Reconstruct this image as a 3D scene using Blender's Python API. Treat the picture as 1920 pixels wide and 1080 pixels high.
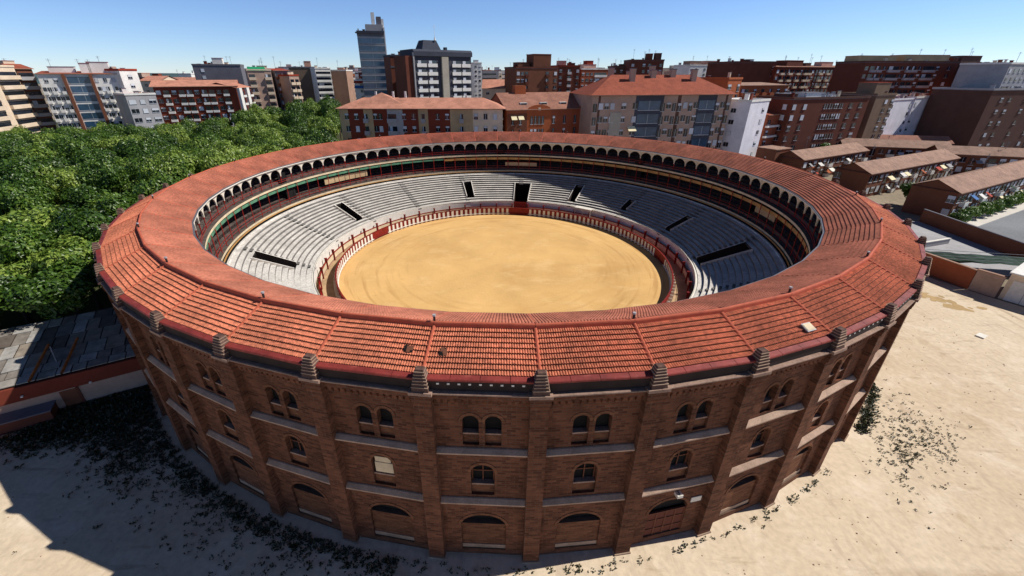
import bpy, math, random
from math import sin, cos, pi, radians, hypot, atan2
from mathutils import Vector, Matrix
from mathutils.geometry import tessellate_polygon
for o in list(bpy.data.objects): bpy.data.objects.remove(o)
S = bpy.context.scene
# ---------------------------------------------------------------- camera
cd = bpy.data.cameras.new('camera'); cam = bpy.data.objects.new('camera', cd); S.collection.objects.link(cam)
cd.sensor_width = 36; cd.lens = 14.621; cd.clip_start = .5; cd.clip_end = 20000
cd.shift_x = .01663; cd.shift_y = -.01373
cam.location = (0, -63.534, 28.792); cam.rotation_euler = (pi/2 - .4466, 0, .02167)
S.camera = cam
# ---------------------------------------------------------------- light
EL_, AZ_ = radians(46.5), radians(79.5)
SUN = Vector((sin(AZ_)*cos(EL_), cos(AZ_)*cos(EL_), sin(EL_)))
EL = math.asin(SUN.z); AZ = atan2(SUN.x, SUN.y)
W = bpy.data.worlds.new('World'); S.world = W; W.use_nodes = True
nt = W.node_tree; nt.nodes.clear()
sk = nt.nodes.new('ShaderNodeTexSky'); sk.sky_type = 'NISHITA'; sk.sun_disc = False
sk.sun_elevation = EL; sk.sun_rotation = AZ; sk.altitude = 700; sk.air_density = .9; sk.dust_density = 0; sk.ozone_density = 5
bg = nt.nodes.new('ShaderNodeBackground'); bg.inputs[1].default_value = .06
wo = nt.nodes.new('ShaderNodeOutputWorld')
tn = nt.nodes.new('ShaderNodeVectorMath'); tn.operation = 'MULTIPLY'; tn.inputs[1].default_value = (.98, 1.05, 1.24)
nt.links.new(sk.outputs[0], tn.inputs[0]); 
tcw = nt.nodes.new('ShaderNodeTexCoord'); spw = nt.nodes.new('ShaderNodeSeparateXYZ'); mrw = nt.nodes.new('ShaderNodeMapRange'); scw = nt.nodes.new('ShaderNodeVectorMath'); scw.operation = 'SCALE'
nt.links.new(tcw.outputs['Generated'], spw.inputs[0]); nt.links.new(spw.outputs[2], mrw.inputs[0]); mrw.inputs[1].default_value = .2; mrw.inputs[2].default_value = .6; mrw.inputs[3].default_value = 1.78; mrw.inputs[4].default_value = .5
nt.links.new(tn.outputs[0], scw.inputs[0]); nt.links.new(mrw.outputs[0], scw.inputs['Scale']); nt.links.new(scw.outputs[0], bg.inputs[0]); nt.links.new(bg.outputs[0], wo.inputs[0])
sl = bpy.data.lights.new('sun', 'SUN'); sl.energy = 5.0; sl.angle = radians(.5); sl.color = (1, .955, .88)
so = bpy.data.objects.new('sun', sl); S.collection.objects.link(so)
so.rotation_euler = SUN.to_track_quat('Z', 'Y').to_euler(); so.location = (60, 0, 80)
S.view_settings.view_transform = 'Standard'; S.view_settings.look = 'None'
S.view_settings.gamma = 1; S.view_settings.exposure = .0
# ---------------------------------------------------------------- materials
def srgb(r, g, b):
    f = lambda c: ((c/255+.055)/1.055)**2.4 if c > 10 else c/255/12.92
    return (f(r), f(g), f(b), 1)
M = {}
def mat(name, col, rough=.85, var=.15, scale=.6, col2=None, bump=0, bscale=8, metal=0, rnd=0, fine=0, fscale=12, spec=.3):
    m = bpy.data.materials.new(name); m.use_nodes = True; n = m.node_tree.nodes; L = m.node_tree.links
    b = n['Principled BSDF']; b.inputs['Roughness'].default_value = rough; b.inputs['Metallic'].default_value = metal
    b.inputs['Specular IOR Level'].default_value = spec
    tc = n.new('ShaderNodeTexCoord')
    no = n.new('ShaderNodeTexNoise'); no.inputs['Scale'].default_value = scale; no.inputs['Detail'].default_value = 8; no.inputs['Roughness'].default_value = .65
    L.new(tc.outputs['Object'], no.inputs[0])
    mp = n.new('ShaderNodeMapRange'); mp.inputs[1].default_value = .3; mp.inputs[2].default_value = .7; mp.inputs[3].default_value = 0; mp.inputs[4].default_value = 1
    L.new(no.outputs[0], mp.inputs[0])
    mx = n.new('ShaderNodeMix'); mx.data_type = 'RGBA'
    c2 = col2 or tuple(c*(1-var*2) for c in col[:3])+(1,)
    c1 = col if col2 else tuple(min(1, c*(1+var)) for c in col[:3])+(1,)
    mx.inputs[6].default_value = c1; mx.inputs[7].default_value = c2
    L.new(mp.outputs[0], mx.inputs[0]); out = mx.outputs[2]
    if fine:
        n2 = n.new('ShaderNodeTexNoise'); n2.inputs['Scale'].default_value = fscale; n2.inputs['Detail'].default_value = 4
        L.new(tc.outputs['Object'], n2.inputs[0])
        m2 = n.new('ShaderNodeMapRange'); m2.inputs[1].default_value = .3; m2.inputs[2].default_value = .7; m2.inputs[3].default_value = 1-fine; m2.inputs[4].default_value = 1+fine
        L.new(n2.outputs[0], m2.inputs[0])
        v = n.new('ShaderNodeVectorMath'); v.operation = 'SCALE'; L.new(out, v.inputs[0]); L.new(m2.outputs[0], v.inputs['Scale']); out = v.outputs[0]
    if rnd:
        oi = n.new('ShaderNodeObjectInfo'); m3 = n.new('ShaderNodeMapRange'); m3.inputs[3].default_value = 1-rnd; m3.inputs[4].default_value = 1+rnd
        L.new(oi.outputs['Random'], m3.inputs[0])
        v = n.new('ShaderNodeVectorMath'); v.operation = 'SCALE'; L.new(out, v.inputs[0]); L.new(m3.outputs[0], v.inputs['Scale']); out = v.outputs[0]
    L.new(out, b.inputs['Base Color'])
    if bump:
        n3 = n.new('ShaderNodeTexNoise'); n3.inputs['Scale'].default_value = bscale; n3.inputs['Detail'].default_value = 5
        L.new(tc.outputs['Object'], n3.inputs[0]); bu = n.new('ShaderNodeBump'); bu.inputs['Strength'].default_value = bump; bu.inputs['Distance'].default_value = .1
        L.new(n3.outputs[0], bu.inputs['Height']); L.new(bu.outputs[0], b.inputs['Normal'])
    M[name] = m; return m
def grime(name, col, rough, scale, thr, tint, stretch=(1, 1, 1)):
    """second noise layer of stains mixed over a finished material's colour"""
    m = M[name]; n = m.node_tree.nodes; L = m.node_tree.links; b = n['Principled BSDF']
    src = b.inputs['Base Color'].links[0].from_socket
    tc = n.new('ShaderNodeTexCoord'); mpn = n.new('ShaderNodeMapping'); mpn.inputs['Scale'].default_value = stretch
    L.new(tc.outputs['Object'], mpn.inputs[0])
    no = n.new('ShaderNodeTexNoise'); no.inputs['Scale'].default_value = scale; no.inputs['Detail'].default_value = 10; no.inputs['Roughness'].default_value = .7
    L.new(mpn.outputs[0], no.inputs[0])
    mr = n.new('ShaderNodeMapRange'); mr.inputs[1].default_value = thr; mr.inputs[2].default_value = thr+.14; mr.inputs[4].default_value = tint
    L.new(no.outputs[0], mr.inputs[0])
    mx = n.new('ShaderNodeMix'); mx.data_type = 'RGBA'; L.new(mr.outputs[0], mx.inputs[0]); L.new(src, mx.inputs[6]); mx.inputs[7].default_value = col
    L.new(mx.outputs[2], b.inputs['Base Color'])
def brickmat(name, c1, c2, mortar, w=.5, h=.16, rnd=.12, xz=True, ms=.018):
    m = bpy.data.materials.new(name); m.use_nodes = True; n = m.node_tree.nodes; L = m.node_tree.links
    b = n['Principled BSDF']; b.inputs['Roughness'].default_value = .95; b.inputs['Specular IOR Level'].default_value = .15
    tc = n.new('ShaderNodeTexCoord'); sp = n.new('ShaderNodeSeparateXYZ'); L.new(tc.outputs['Object'], sp.inputs[0])
    ad = n.new('ShaderNodeMath'); ad.operation = 'ADD'; L.new(sp.outputs[0], ad.inputs[0]); L.new(sp.outputs[1], ad.inputs[1])
    cb = n.new('ShaderNodeCombineXYZ'); L.new(ad.outputs[0], cb.inputs[0]); L.new(sp.outputs[2], cb.inputs[1])
    br = n.new('ShaderNodeTexBrick'); br.inputs['Scale'].default_value = 1; br.inputs['Brick Width'].default_value = w; br.inputs['Row Height'].default_value = h
    br.inputs['Mortar Size'].default_value = ms; br.inputs['Color1'].default_value = c1; br.inputs['Color2'].default_value = c2; br.inputs['Mortar'].default_value = mortar; br.inputs['Bias'].default_value = -.1
    L.new(cb.outputs[0], br.inputs[0])
    no = n.new('ShaderNodeTexNoise'); no.inputs['Scale'].default_value = .8; no.inputs['Detail'].default_value = 9; no.inputs['Roughness'].default_value = .7
    L.new(tc.outputs['Object'], no.inputs[0])
    oi = n.new('ShaderNodeObjectInfo'); a2 = n.new('ShaderNodeMath'); a2.operation = 'MULTIPLY_ADD'; a2.inputs[1].default_value = rnd; L.new(oi.outputs['Random'], a2.inputs[0]); L.new(no.outputs[0], a2.inputs[2])
    mr = n.new('ShaderNodeMapRange'); mr.inputs[1].default_value = .3; mr.inputs[2].default_value = .8; mr.inputs[3].default_value = .6; mr.inputs[4].default_value = 1.35
    L.new(a2.outputs[0], mr.inputs[0])
    v = n.new('ShaderNodeVectorMath'); v.operation = 'SCALE'; L.new(br.outputs[0], v.inputs[0]); L.new(mr.outputs[0], v.inputs['Scale'])
    L.new(v.outputs[0], b.inputs['Base Color'])
    bu = n.new('ShaderNodeBump'); bu.inputs['Strength'].default_value = .6; bu.inputs['Distance'].default_value = .03; L.new(br.outputs['Fac'], bu.inputs['Height']); bu.invert = True
    L.new(bu.outputs[0], b.inputs['Normal'])
    M[name] = m; return m
brickmat('brick', srgb(120, 76, 56), srgb(78, 46, 34), srgb(100, 80, 66), .52, .17)
grime('brick', srgb(150, 122, 100), .9, 1.6, .6, .35, (1.2, 1.2, .3))
grime('brick', srgb(52, 36, 30), .9, 1.1, .58, .5, (1, 1, .35))
brickmat('brick_infill', srgb(128, 84, 60), srgb(94, 56, 40), srgb(108, 86, 70), .52, .17)
mat('ledge', srgb(158, 130, 114), .9, .18, 1.2, fine=.2, fscale=9, rnd=.1)
mat('cement', srgb(176, 148, 128), .9, .15, 1.0, fine=.15, rnd=.08)
mat('plinth', srgb(165, 140, 120), .9, .2, .8, rnd=.1)
mat('stone_cap', srgb(104, 78, 68), .9, .22, 2.0, fine=.25)
mat('coping_red', srgb(140, 56, 50), .6, .18, .9, rnd=.12, fine=.12)
mat('tile', srgb(208, 124, 94), .95, .18, .35, rnd=.08, fine=.4, fscale=6)
mat('tile_riser_shade', srgb(70, 38, 30), .95, .2, 2)  # dark colour painting the shade under the tile lips
mat('tile_in', srgb(194, 120, 96), .92, .18, .3, rnd=.1, fine=.16, fscale=4)
mat('tile_cap', srgb(190, 96, 70), .8, .12, 2)
grime('coping_red', srgb(186, 104, 92), .9, 2.2, .55, .6)
for k, st in (('tile', (.25, .25, .25)), ('tile_in', (.3, .3, .3))):
    grime(k, srgb(112, 62, 50), .9, 5, .53, .6, st)
    grime(k, srgb(122, 84, 70), .9, 30, .55, .7)
    grime(k, srgb(222, 142, 104), .9, 7, .58, .45)
mat('plaster_white', srgb(212, 202, 186), .85, .14, .6, fine=.15, rnd=.06)
mat('white_paint', srgb(232, 226, 214), .7, .08, .8, fine=.08)
mat('cream_paint', srgb(222, 202, 168), .75, .14, .9, rnd=.05)
mat('ochre_paint', srgb(190, 142, 84), .8, .16, .5)
mat('green_paint', srgb(84, 132, 104), .7, .2, .5)
mat('red_paint', srgb(150, 30, 24), .5, .12, 2)
mat('fence_red', srgb(136, 34, 26), .6, .22, 1.5, rnd=.15)
mat('dark_in', srgb(58, 46, 42), .95, .2, .7)
mat('seat_wood', srgb(98, 86, 80), .9, .3, 1.4, fine=.3)
mat('concrete', srgb(218, 212, 204), .92, .16, .5, fine=.18, fscale=6)
grime('concrete', srgb(128, 124, 120), .9, 3.2, .54, .8)
grime('concrete', srgb(90, 88, 86), .9, 9, .6, .6)
mat('concrete_step', srgb(118, 114, 110), .92, .2, .8, fine=.25)
mat('stair_wall', srgb(225, 218, 208), .9, .1, .9)
mat('black', srgb(22, 20, 20), .9, .2)
mat('sand', srgb(224, 180, 116), .98, .1, .08, fine=.05, fscale=14, bump=.3, bscale=3)
grime('sand', srgb(202, 154, 92), .9, .1, .52, .45, (.8, 1.2, 1))
grime('sand', srgb(160, 116, 70), .9, .7, .64, .75, (.8, 1.2, 1))
grime('sand', srgb(236, 200, 144), .9, .3, .52, .4, (.7, 1.3, 1))
m_ = M['sand']; n_ = m_.node_tree.nodes; l_ = m_.node_tree.links; b_ = n_['Principled BSDF']; src_ = b_.inputs['Base Color'].links[0].from_socket
tc_ = n_.new('ShaderNodeTexCoord'); gr_ = n_.new('ShaderNodeSeparateXYZ'); l_.new(tc_.outputs['Object'], gr_.inputs[0])
at_ = n_.new('ShaderNodeMath'); at_.operation = 'ARCTAN2'; l_.new(gr_.outputs[1], at_.inputs[0]); l_.new(gr_.outputs[0], at_.inputs[1])
ln_ = n_.new('ShaderNodeVectorMath'); ln_.operation = 'LENGTH'; l_.new(tc_.outputs['Object'], ln_.inputs[0])
cb_ = n_.new('ShaderNodeCombineXYZ'); l_.new(ln_.outputs['Value'], cb_.inputs[0]); mu_ = n_.new('ShaderNodeMath'); mu_.operation = 'MULTIPLY'; mu_.inputs[1].default_value = 1.6; l_.new(at_.outputs[0], mu_.inputs[0]); l_.new(mu_.outputs[0], cb_.inputs[1])
no_ = n_.new('ShaderNodeTexNoise'); no_.inputs['Scale'].default_value = 1.3; no_.inputs['Detail'].default_value = 6; l_.new(cb_.outputs[0], no_.inputs[0])
mr_ = n_.new('ShaderNodeMapRange'); mr_.inputs[1].default_value = .52; mr_.inputs[2].default_value = .66; l_.new(no_.outputs[0], mr_.inputs[0])
re_ = n_.new('ShaderNodeMapRange'); re_.inputs[1].default_value = 12; re_.inputs[2].default_value = 25; re_.inputs[4].default_value = .6; l_.new(ln_.outputs['Value'], re_.inputs[0])
mm_ = n_.new('ShaderNodeMath'); mm_.operation = 'MULTIPLY'; l_.new(mr_.outputs[0], mm_.inputs[0]); l_.new(re_.outputs[0], mm_.inputs[1])
mx_ = n_.new('ShaderNodeMix'); mx_.data_type = 'RGBA'; l_.new(mm_.outputs[0], mx_.inputs[0]); l_.new(src_, mx_.inputs[6]); mx_.inputs[7].default_value = srgb(178, 130, 76); l_.new(mx_.outputs[2], b_.inputs['Base Color'])
mat('alley', srgb(190, 160, 124), .95, .2, .5)
mat('dirt', srgb(222, 204, 178), .98, .1, .03, col2=srgb(200, 178, 150), fine=.1, fscale=2.5, bump=.4, bscale=1.5)
grime('dirt', srgb(164, 136, 104), .9, .16, .57, .55, (1.4, .7, 1))
grime('dirt', srgb(236, 220, 198), .9, .3, .52, .5)
grime('dirt', srgb(176, 156, 130), .9, 1.3, .58, .5)
grime('dirt', srgb(150, 128, 100), .9, .5, .57, .6, (.35, 1.6, 1))
grime('dirt', srgb(180, 160, 138), .9, .45, .55, .65, (1.7, .3, 1))
grime('dirt', srgb(110, 94, 74), .9, 6, .66, .8)
grime('dirt', srgb(150, 134, 112), .9, 2.5, .62, .5)
def tracks(arcs):
    m = M['dirt']; n = m.node_tree.nodes; L = m.node_tree.links; b = n['Principled BSDF']; tc = n.new('ShaderNodeTexCoord')
    no = n.new('ShaderNodeTexNoise'); no.inputs['Scale'].default_value = .25; no.inputs['Detail'].default_value = 6; L.new(tc.outputs['Object'], no.inputs[0])
    nr = n.new('ShaderNodeMapRange'); nr.inputs[1].default_value = .42; nr.inputs[2].default_value = .6; nr.inputs[4].default_value = .55; L.new(no.outputs[0], nr.inputs[0])
    def mth(op, a, c=None, v=None):
        q = n.new('ShaderNodeMath'); q.operation = op; L.new(a, q.inputs[0])
        if c is not None: L.new(c, q.inputs[1])
        if v is not None: q.inputs[1].default_value = v
        return q.outputs[0]
    for cx, cy, R in arcs:
        sb = n.new('ShaderNodeVectorMath'); sb.operation = 'SUBTRACT'; sb.inputs[1].default_value = (cx, cy, 0); L.new(tc.outputs['Object'], sb.inputs[0])
        ln = n.new('ShaderNodeVectorMath'); ln.operation = 'LENGTH'; L.new(sb.outputs[0], ln.inputs[0])
        d = mth('ABSOLUTE', mth('SUBTRACT', mth('ABSOLUTE', mth('SUBTRACT', ln.outputs['Value'], v=R)), v=.8))
        mr = n.new('ShaderNodeMapRange'); mr.inputs[1].default_value = .4; mr.inputs[2].default_value = .1; mr.inputs[3].default_value = 0; mr.inputs[4].default_value = 1; L.new(d, mr.inputs[0])
        f = mth('MULTIPLY', mr.outputs[0], nr.outputs[0]); src = b.inputs['Base Color'].links[0].from_socket
        mx = n.new('ShaderNodeMix'); mx.data_type = 'RGBA'; L.new(f, mx.inputs[0]); L.new(src, mx.inputs[6]); mx.inputs[7].default_value = srgb(160, 138, 112); L.new(mx.outputs[2], b.inputs['Base Color'])
tracks([(20, -10, 47), (95, -75, 48), (30, -140, 92), (-90, -95, 52)])
mat('earth', srgb(150, 136, 116), .95, .2, .02, fine=.2, fscale=1)
mat('asphalt', srgb(128, 130, 134), .9, .12, .1, fine=.15, fscale=3)
mat('pavement', srgb(214, 206, 196), .9, .08, .3)
mat('grass', srgb(92, 100, 52), .95, .25, .1)
mat('park', srgb(70, 74, 44), .95, .25, .1)
mat('bark', srgb(96, 80, 66), .95, .2, 2)
mat('metal_grey', srgb(120, 122, 128), .5, .1, 2, metal=.4)
mat('rust', srgb(196, 110, 48), .8, .25, 2)
mat('glass', srgb(34, 42, 54), .12, .3, .35, metal=.0, rnd=.5, spec=.9)
mat('glass_blue', srgb(52, 84, 112), .15, .35, .25, rnd=.3, spec=.9)
mat('blind', srgb(205, 208, 214), .8, .06, 1, rnd=.18)
mat('awn_green', srgb(20, 140, 92), .8, .15, .5)
mat('awn_cream', srgb(240, 226, 184), .8, .08, .5)
mat('awn_red', srgb(176, 52, 34), .8, .1, .5)
mat('awn_blue', srgb(60, 110, 170), .8, .1, .5)
def cmat(name, r, g, b, **k):
    if name not in M: mat(name, srgb(r, g, b), k.pop('rough', .9), k.pop('var', .1), k.pop('scale', .25), fine=.08, fscale=3, **k)
    return name
for nm, c in dict(w_cream=(226, 204, 178), w_white=(232, 228, 222), w_beige=(186, 160, 124), w_brown=(122, 76, 56), w_red=(120, 54, 38), w_maroon=(108, 60, 46),
                  w_dark=(100, 70, 60), w_grey=(168, 166, 168), w_dgrey=(112, 110, 118), w_lav=(226, 224, 232), w_orange=(176, 96, 58), w_tan=(164, 130, 112),
                  w_slate=(72, 74, 84), w_brickr=(160, 88, 60), w_pink=(206, 160, 140), w_olive=(128, 106, 88), w_concrete=(176, 168, 154), w_tanlt=(180, 152, 136)).items(): cmat(nm, *c)
cmat('r_orange', 160, 84, 62, scale=.4, var=.14); cmat('r_pink', 204, 142, 118, scale=.4, var=.16); cmat('r_tan', 168, 134, 116, scale=.5, var=.18); cmat('r_brown', 160, 112, 94, scale=.4, var=.16)
cmat('r_slate', 66, 70, 82); cmat('r_flat', 170, 160, 152, scale=.3, var=.2); cmat('r_red', 168, 66, 46, scale=.4)
for k in ('r_orange', 'r_pink', 'r_tan', 'r_brown', 'r_red'):
    m = M[k]; n = m.node_tree.nodes; L = m.node_tree.links
    tc = n.new('ShaderNodeTexCoord'); wv = n.new('ShaderNodeTexWave'); wv.inputs['Scale'].default_value = 1.1; wv.inputs['Distortion'].default_value = .6
    L.new(tc.outputs['Object'], wv.inputs[0]); bu = n.new('ShaderNodeBump'); bu.inputs['Strength'].default_value = .7; bu.inputs['Distance'].default_value = .08
    L.new(wv.outputs[0], bu.inputs['Height']); L.new(bu.outputs[0], n['Principled BSDF'].inputs['Normal'])
    grime(k, tuple(c*.45 for c in n['Mix'].inputs[6].default_value[:3])+(1,), .9, .9, .54, .6)
def leafmat(name, c1, c2, c3):
    m = bpy.data.materials.new(name); m.use_nodes = True; n = m.node_tree.nodes; L = m.node_tree.links
    b = n['Principled BSDF']; b.inputs['Roughness'].default_value = .42; b.inputs['Specular IOR Level'].default_value = .55
    g = n.new('ShaderNodeNewGeometry'); oi = n.new('ShaderNodeObjectInfo')
    cr = n.new('ShaderNodeValToRGB'); cr.color_ramp.elements[0].color = c1; cr.color_ramp.elements[1].color = c3
    e = cr.color_ramp.elements.new(.5); e.color = c2
    no = n.new('ShaderNodeTexNoise'); no.inputs['Scale'].default_value = .45; no.inputs['Detail'].default_value = 3; L.new(g.outputs['Position'], no.inputs[0])
    a = n.new('ShaderNodeMath'); a.operation = 'MULTIPLY_ADD'; a.inputs[1].default_value = .6; L.new(oi.outputs['Random'], a.inputs[0]); L.new(no.outputs[0], a.inputs[2])
    a2 = n.new('ShaderNodeMath'); a2.operation = 'MULTIPLY_ADD'; a2.inputs[1].default_value = .45; L.new(g.outputs['Random Per Island'], a2.inputs[0]); L.new(a.outputs[0], a2.inputs[2])
    mr = n.new('ShaderNodeMapRange'); mr.inputs[1].default_value = .5; mr.inputs[2].default_value = 1.5; L.new(a2.outputs[0], mr.inputs[0])
    L.new(mr.outputs[0], cr.inputs[0]); L.new(cr.outputs[0], b.inputs['Base Color'])
    tr = n.new('ShaderNodeBsdfTranslucent'); L.new(cr.outputs[0], tr.inputs[0]); ms = n.new('ShaderNodeMixShader'); ms.inputs[0].default_value = .25
    L.new(b.outputs[0], ms.inputs[1]); L.new(tr.outputs[0], ms.inputs[2]); L.new(ms.outputs[0], n['Material Output'].inputs[0])
    M[name] = m
leafmat('leaf', srgb(40, 66, 20), srgb(80, 113, 35), srgb(154, 173, 76))
leafmat('leaf_bush', srgb(62, 92, 30), srgb(92, 124, 44), srgb(128, 154, 60))
leafmat('leaf_weed', srgb(38, 44, 22), srgb(56, 60, 30), srgb(98, 92, 54))
# ---------------------------------------------------------------- mesh helpers
class MB:
    def __init__(s, *mats): s.v = []; s.f = []; s.m = []; s.mats = list(mats)
    def mi(s, k):
        if k is None: return 0
        if k not in s.mats: s.mats.append(k)
        return s.mats.index(k)
    def face(s, pts, m=None):
        b = len(s.v); s.v += [tuple(p) for p in pts]; s.f.append(tuple(range(b, b+len(pts)))); s.m.append(s.mi(m))
    def box(s, x0, x1, y0, y1, z0, z1, m=None, T=None, taper=0):
        t = taper
        p = [(x0, y0, z0), (x1, y0, z0), (x1, y1, z0), (x0, y1, z0), (x0+t, y0+t, z1), (x1-t, y0+t, z1), (x1-t, y1-t, z1), (x0+t, y1-t, z1)]
        if T: p = [T(*q) for q in p]
        b = len(s.v); s.v += p; k = s.mi(m)
        for q in ((3, 2, 1, 0), (4, 5, 6, 7), (0, 1, 5, 4), (1, 2, 6, 5), (2, 3, 7, 6), (3, 0, 4, 7)): s.f.append(tuple(b+i for i in q)); s.m.append(k)
    def prism(s, prof, x0, x1, m=None):
        """profile of (y,z), extruded along x"""
        n = len(prof); b = len(s.v); k = s.mi(m)
        s.v += [(x0, y, z) for y, z in prof]+[(x1, y, z) for y, z in prof]
        for i in range(n): j = (i+1) % n; s.f.append((b+i, b+j, b+n+j, b+n+i)); s.m.append(k)
        s.f.append(tuple(b+i for i in reversed(range(n)))); s.m.append(k); s.f.append(tuple(b+n+i for i in range(n))); s.m.append(k)
    def tube(s, p, q, r, m=None, n=6, r2=None):
        p = Vector(p); q = Vector(q); d = (q-p).normalized(); a = d.orthogonal().normalized(); c = d.cross(a); b = len(s.v); k = s.mi(m); r2 = r if r2 is None else r2
        for i in range(n):
            t = 2*pi*i/n; s.v.append(tuple(p+(a*cos(t)+c*sin(t))*r))
        for i in range(n):
            t = 2*pi*i/n; s.v.append(tuple(q+(a*cos(t)+c*sin(t))*r2))
        for i in range(n): j = (i+1) % n; s.f.append((b+i, b+j, b+n+j, b+n+i)); s.m.append(k)
        s.f.append(tuple(b+n+i for i in range(n))); s.m.append(k)
    def mesh(s, name):
        me = bpy.data.meshes.new(name); me.from_pydata(s.v, [], s.f)
        for k in s.mats: me.materials.append(M[k])
        me.polygons.foreach_set('material_index', s.m); me.update(); return me
    def build(s, name, parent=None, **k): return add(name, s.mesh(name), parent, **k)
def add(name, me, parent=None, loc=None, rz=None, scale=None):
    o = bpy.data.objects.new(name, me); S.collection.objects.link(o)
    if parent: o.parent = parent
    if loc: o.location = loc
    if rz is not None: o.rotation_euler = (0, 0, rz)
    if scale: o.scale = scale
    return o
def tag(o, label, cat, group=None, kind=None):
    o['label'] = label; o['category'] = cat
    if group: o['group'] = group
    if kind: o['kind'] = kind
    return o
def struct(o, kind='structure'): o['kind'] = kind; return o
def thing(name, label, cat, loc=(0, 0, 0), rz=0, group=None):
    o = add(name, None, None, loc, rz); o.empty_display_size = .5; return tag(o, label, cat, group)
BT={
 'cream_balcony':(-161.2,70.0,-168.4,92.0,31.0),
 'narrow_brick':(-169.1,93.0,-167.6,97.0,30.7),
 'grid_block':(-161.5,92.0,-143.9,105.0,29.1),
 'white_end':(-142.3,104.0,-140.5,110.0,30.1),
 'grey_frames':(-131.3,90.0,-126.0,97.0,22.2),
 'brown_panel':(-133.2,106.0,-109.2,119.0,24.7),
 'brown_panel_end':(-108.6,118.0,-109.4,130.0,24.0),
 'grey_blank':(-149.9,156.0,-131.2,164.0,32.8),
 'green_awning':(-113.2,137.0,-105.1,142.0,30.3),
 'tile_blue':(-106.5,148.0,-101.8,152.0,30.6),
 'cream_small':(-98.3,144.0,-95.7,148.0,28.2),
 'grey_party':(-123.2,198.0,-110.6,203.0,32.3),
 'white_balc':(-106.6,194.0,-99.8,199.0,31.7),
 'grey_slab':(-105.7,215.0,-96.4,215.0,30.8),
 'brown_far':(-105.5,238.0,-100.2,242.0,29.5),
 'awning_far':(-82.3,185.0,-77.3,185.0,25.7),
 'glass_tower':(-75.4,178.0,-62.5,182.0,48.3),
 'slate_wing':(-48.3,132.0,-42.4,135.0,35.7),
 'dark_slab':(-35.6,119.0,-14.4,134.0,35.9),
 'pale_a':(-21.9,260.0,-16.4,262.0,35.9),
 'pale_b':(-15.5,290.0,-10.6,292.0,31.5),
 'pale_c':(-9.6,300.0,-2.5,303.0,29.7),
 'pale_d':(1.1,250.0,7.3,250.0,30.2),
 'apt_a':(-46.3,60.0,-0.6,60.0,20.3),
 'mid_brick':(0.7,65.0,25.5,74.0,19.6),
 'brown_step':(5.1,148.0,24.9,156.0,31.4),
 'dark_red':(27.9,178.0,39.4,181.0,32.6),
 'brick_white':(41.3,188.0,58.9,195.0,31.2),
 'clutter_mid':(61.1,200.0,70.7,200.0,32.7),
 'clutter_mid2':(67.7,190.0,85.7,190.0,35.5),
 'red_roof':(24.8,64.0,67.5,72.0,23.6),
 'white_small':(115.0,228.0,140.7,238.0,33.8),
 'orange_slice':(72.1,86.0,78.4,90.0,27.3),
 'orange_row':(88.0,108.0,111.4,118.0,25.2),
 'maroon_blank':(108.3,160.0,131.0,164.0,33.9),
 'long_row':(130.3,162.0,193.3,190.0,32.3),
 'dark_brown':(93.9,85.0,127.7,97.0,21.4),
 'olive_block':(131.4,99.0,141.4,103.0,22.1),
 'white_tower':(72.4,70.0,82.3,78.0,21.4),
 'white_stripe':(86.5,84.0,100.6,93.0,16.9),
 'white_end_block':(101.5,90.0,110.7,96.0,17.0),
 'lav_a':(141.0,104.0,158.7,114.0,20.1),
 'lav_b':(157.8,113.0,173.1,121.0,20.5),
 'cream_low':(176.6,124.0,188.4,130.0,19.3),
 'brick_low':(185.7,126.0,202.8,136.0,18.3),
 'far_brick_l':(149.2,133.0,194.3,140.0,33.3),
 'far_brick_r':(195.5,141.0,228.5,150.0,33.6),
 'edge_grey':(186.1,112.0,225.2,130.0,32.2),
 'dark_edge':(171.8,100.0,236.6,120.0,23.7),
 'low_a':(-189.2,170.0,-178.6,170.0,25.9),
 'low_b':(-200.9,200.0,-182.2,200.0,25.1),
 'low_c':(-10.9,160.0,4.0,160.0,22.7),
 'low_d':(-210.8,230.0,-202.8,230.0,28.9),
}
# ---------------------------------------------------------------- the ground
g = MB('earth'); g.face([(-6000, -6000, -.06), (6000, -6000, -.06), (6000, 6000, -.06), (-6000, 6000, -.06)]); struct(g.build('ground'))
g = MB('dirt')
pl = [(-75, -40), (-72, -100), (120, -100), (120, -40), (78, -24), (69.8, -9.5), (66.0, -.5), (60, 14), (44, 44), (0, 58), (-44, 40), (-53, 5), (-50, -22)]
g.face([(x, y, 0) for x, y in pl]); struct(g.build('plaza'))
g = MB('park'); g.face([(-320, -30, -.02), (-53, -30, -.02), (-53, 60, -.02), (-60, 130, -.02), (-70, 330, -.02), (-320, 330, -.02)]); struct(g.build('park_floor'))
# street and pavements to the right
u = Vector((.88, .475)); nrm = Vector((.475, -.88))
def strip(name, a, w0, w1, l0, l1, z, m, kind='structure'):
    g = MB(m); A = Vector(a); P = [A+u*l0+nrm*w0, A+u*l1+nrm*w0, A+u*l1+nrm*w1, A+u*l0+nrm*w1]
    g.face([(p.x, p.y, z) for p in reversed(P)])
    for i in range(4):
        p, q = P[i], P[(i+1) % 4]; g.face([(p.x, p.y, z), (q.x, q.y, z), (q.x, q.y, -.05), (p.x, p.y, -.05)])
    o = g.build(name); struct(o, kind); return o
strip('pavement', (95, 22.2), -2.6, 2.6, -3, 90, .12, 'pavement')
strip('street', (95, 22.2), 2.6, 12, -3, 90, -.02, 'asphalt')
strip('pavement', (95, 22.2), 12, 16, -3, 90, .12, 'pavement')
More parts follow.
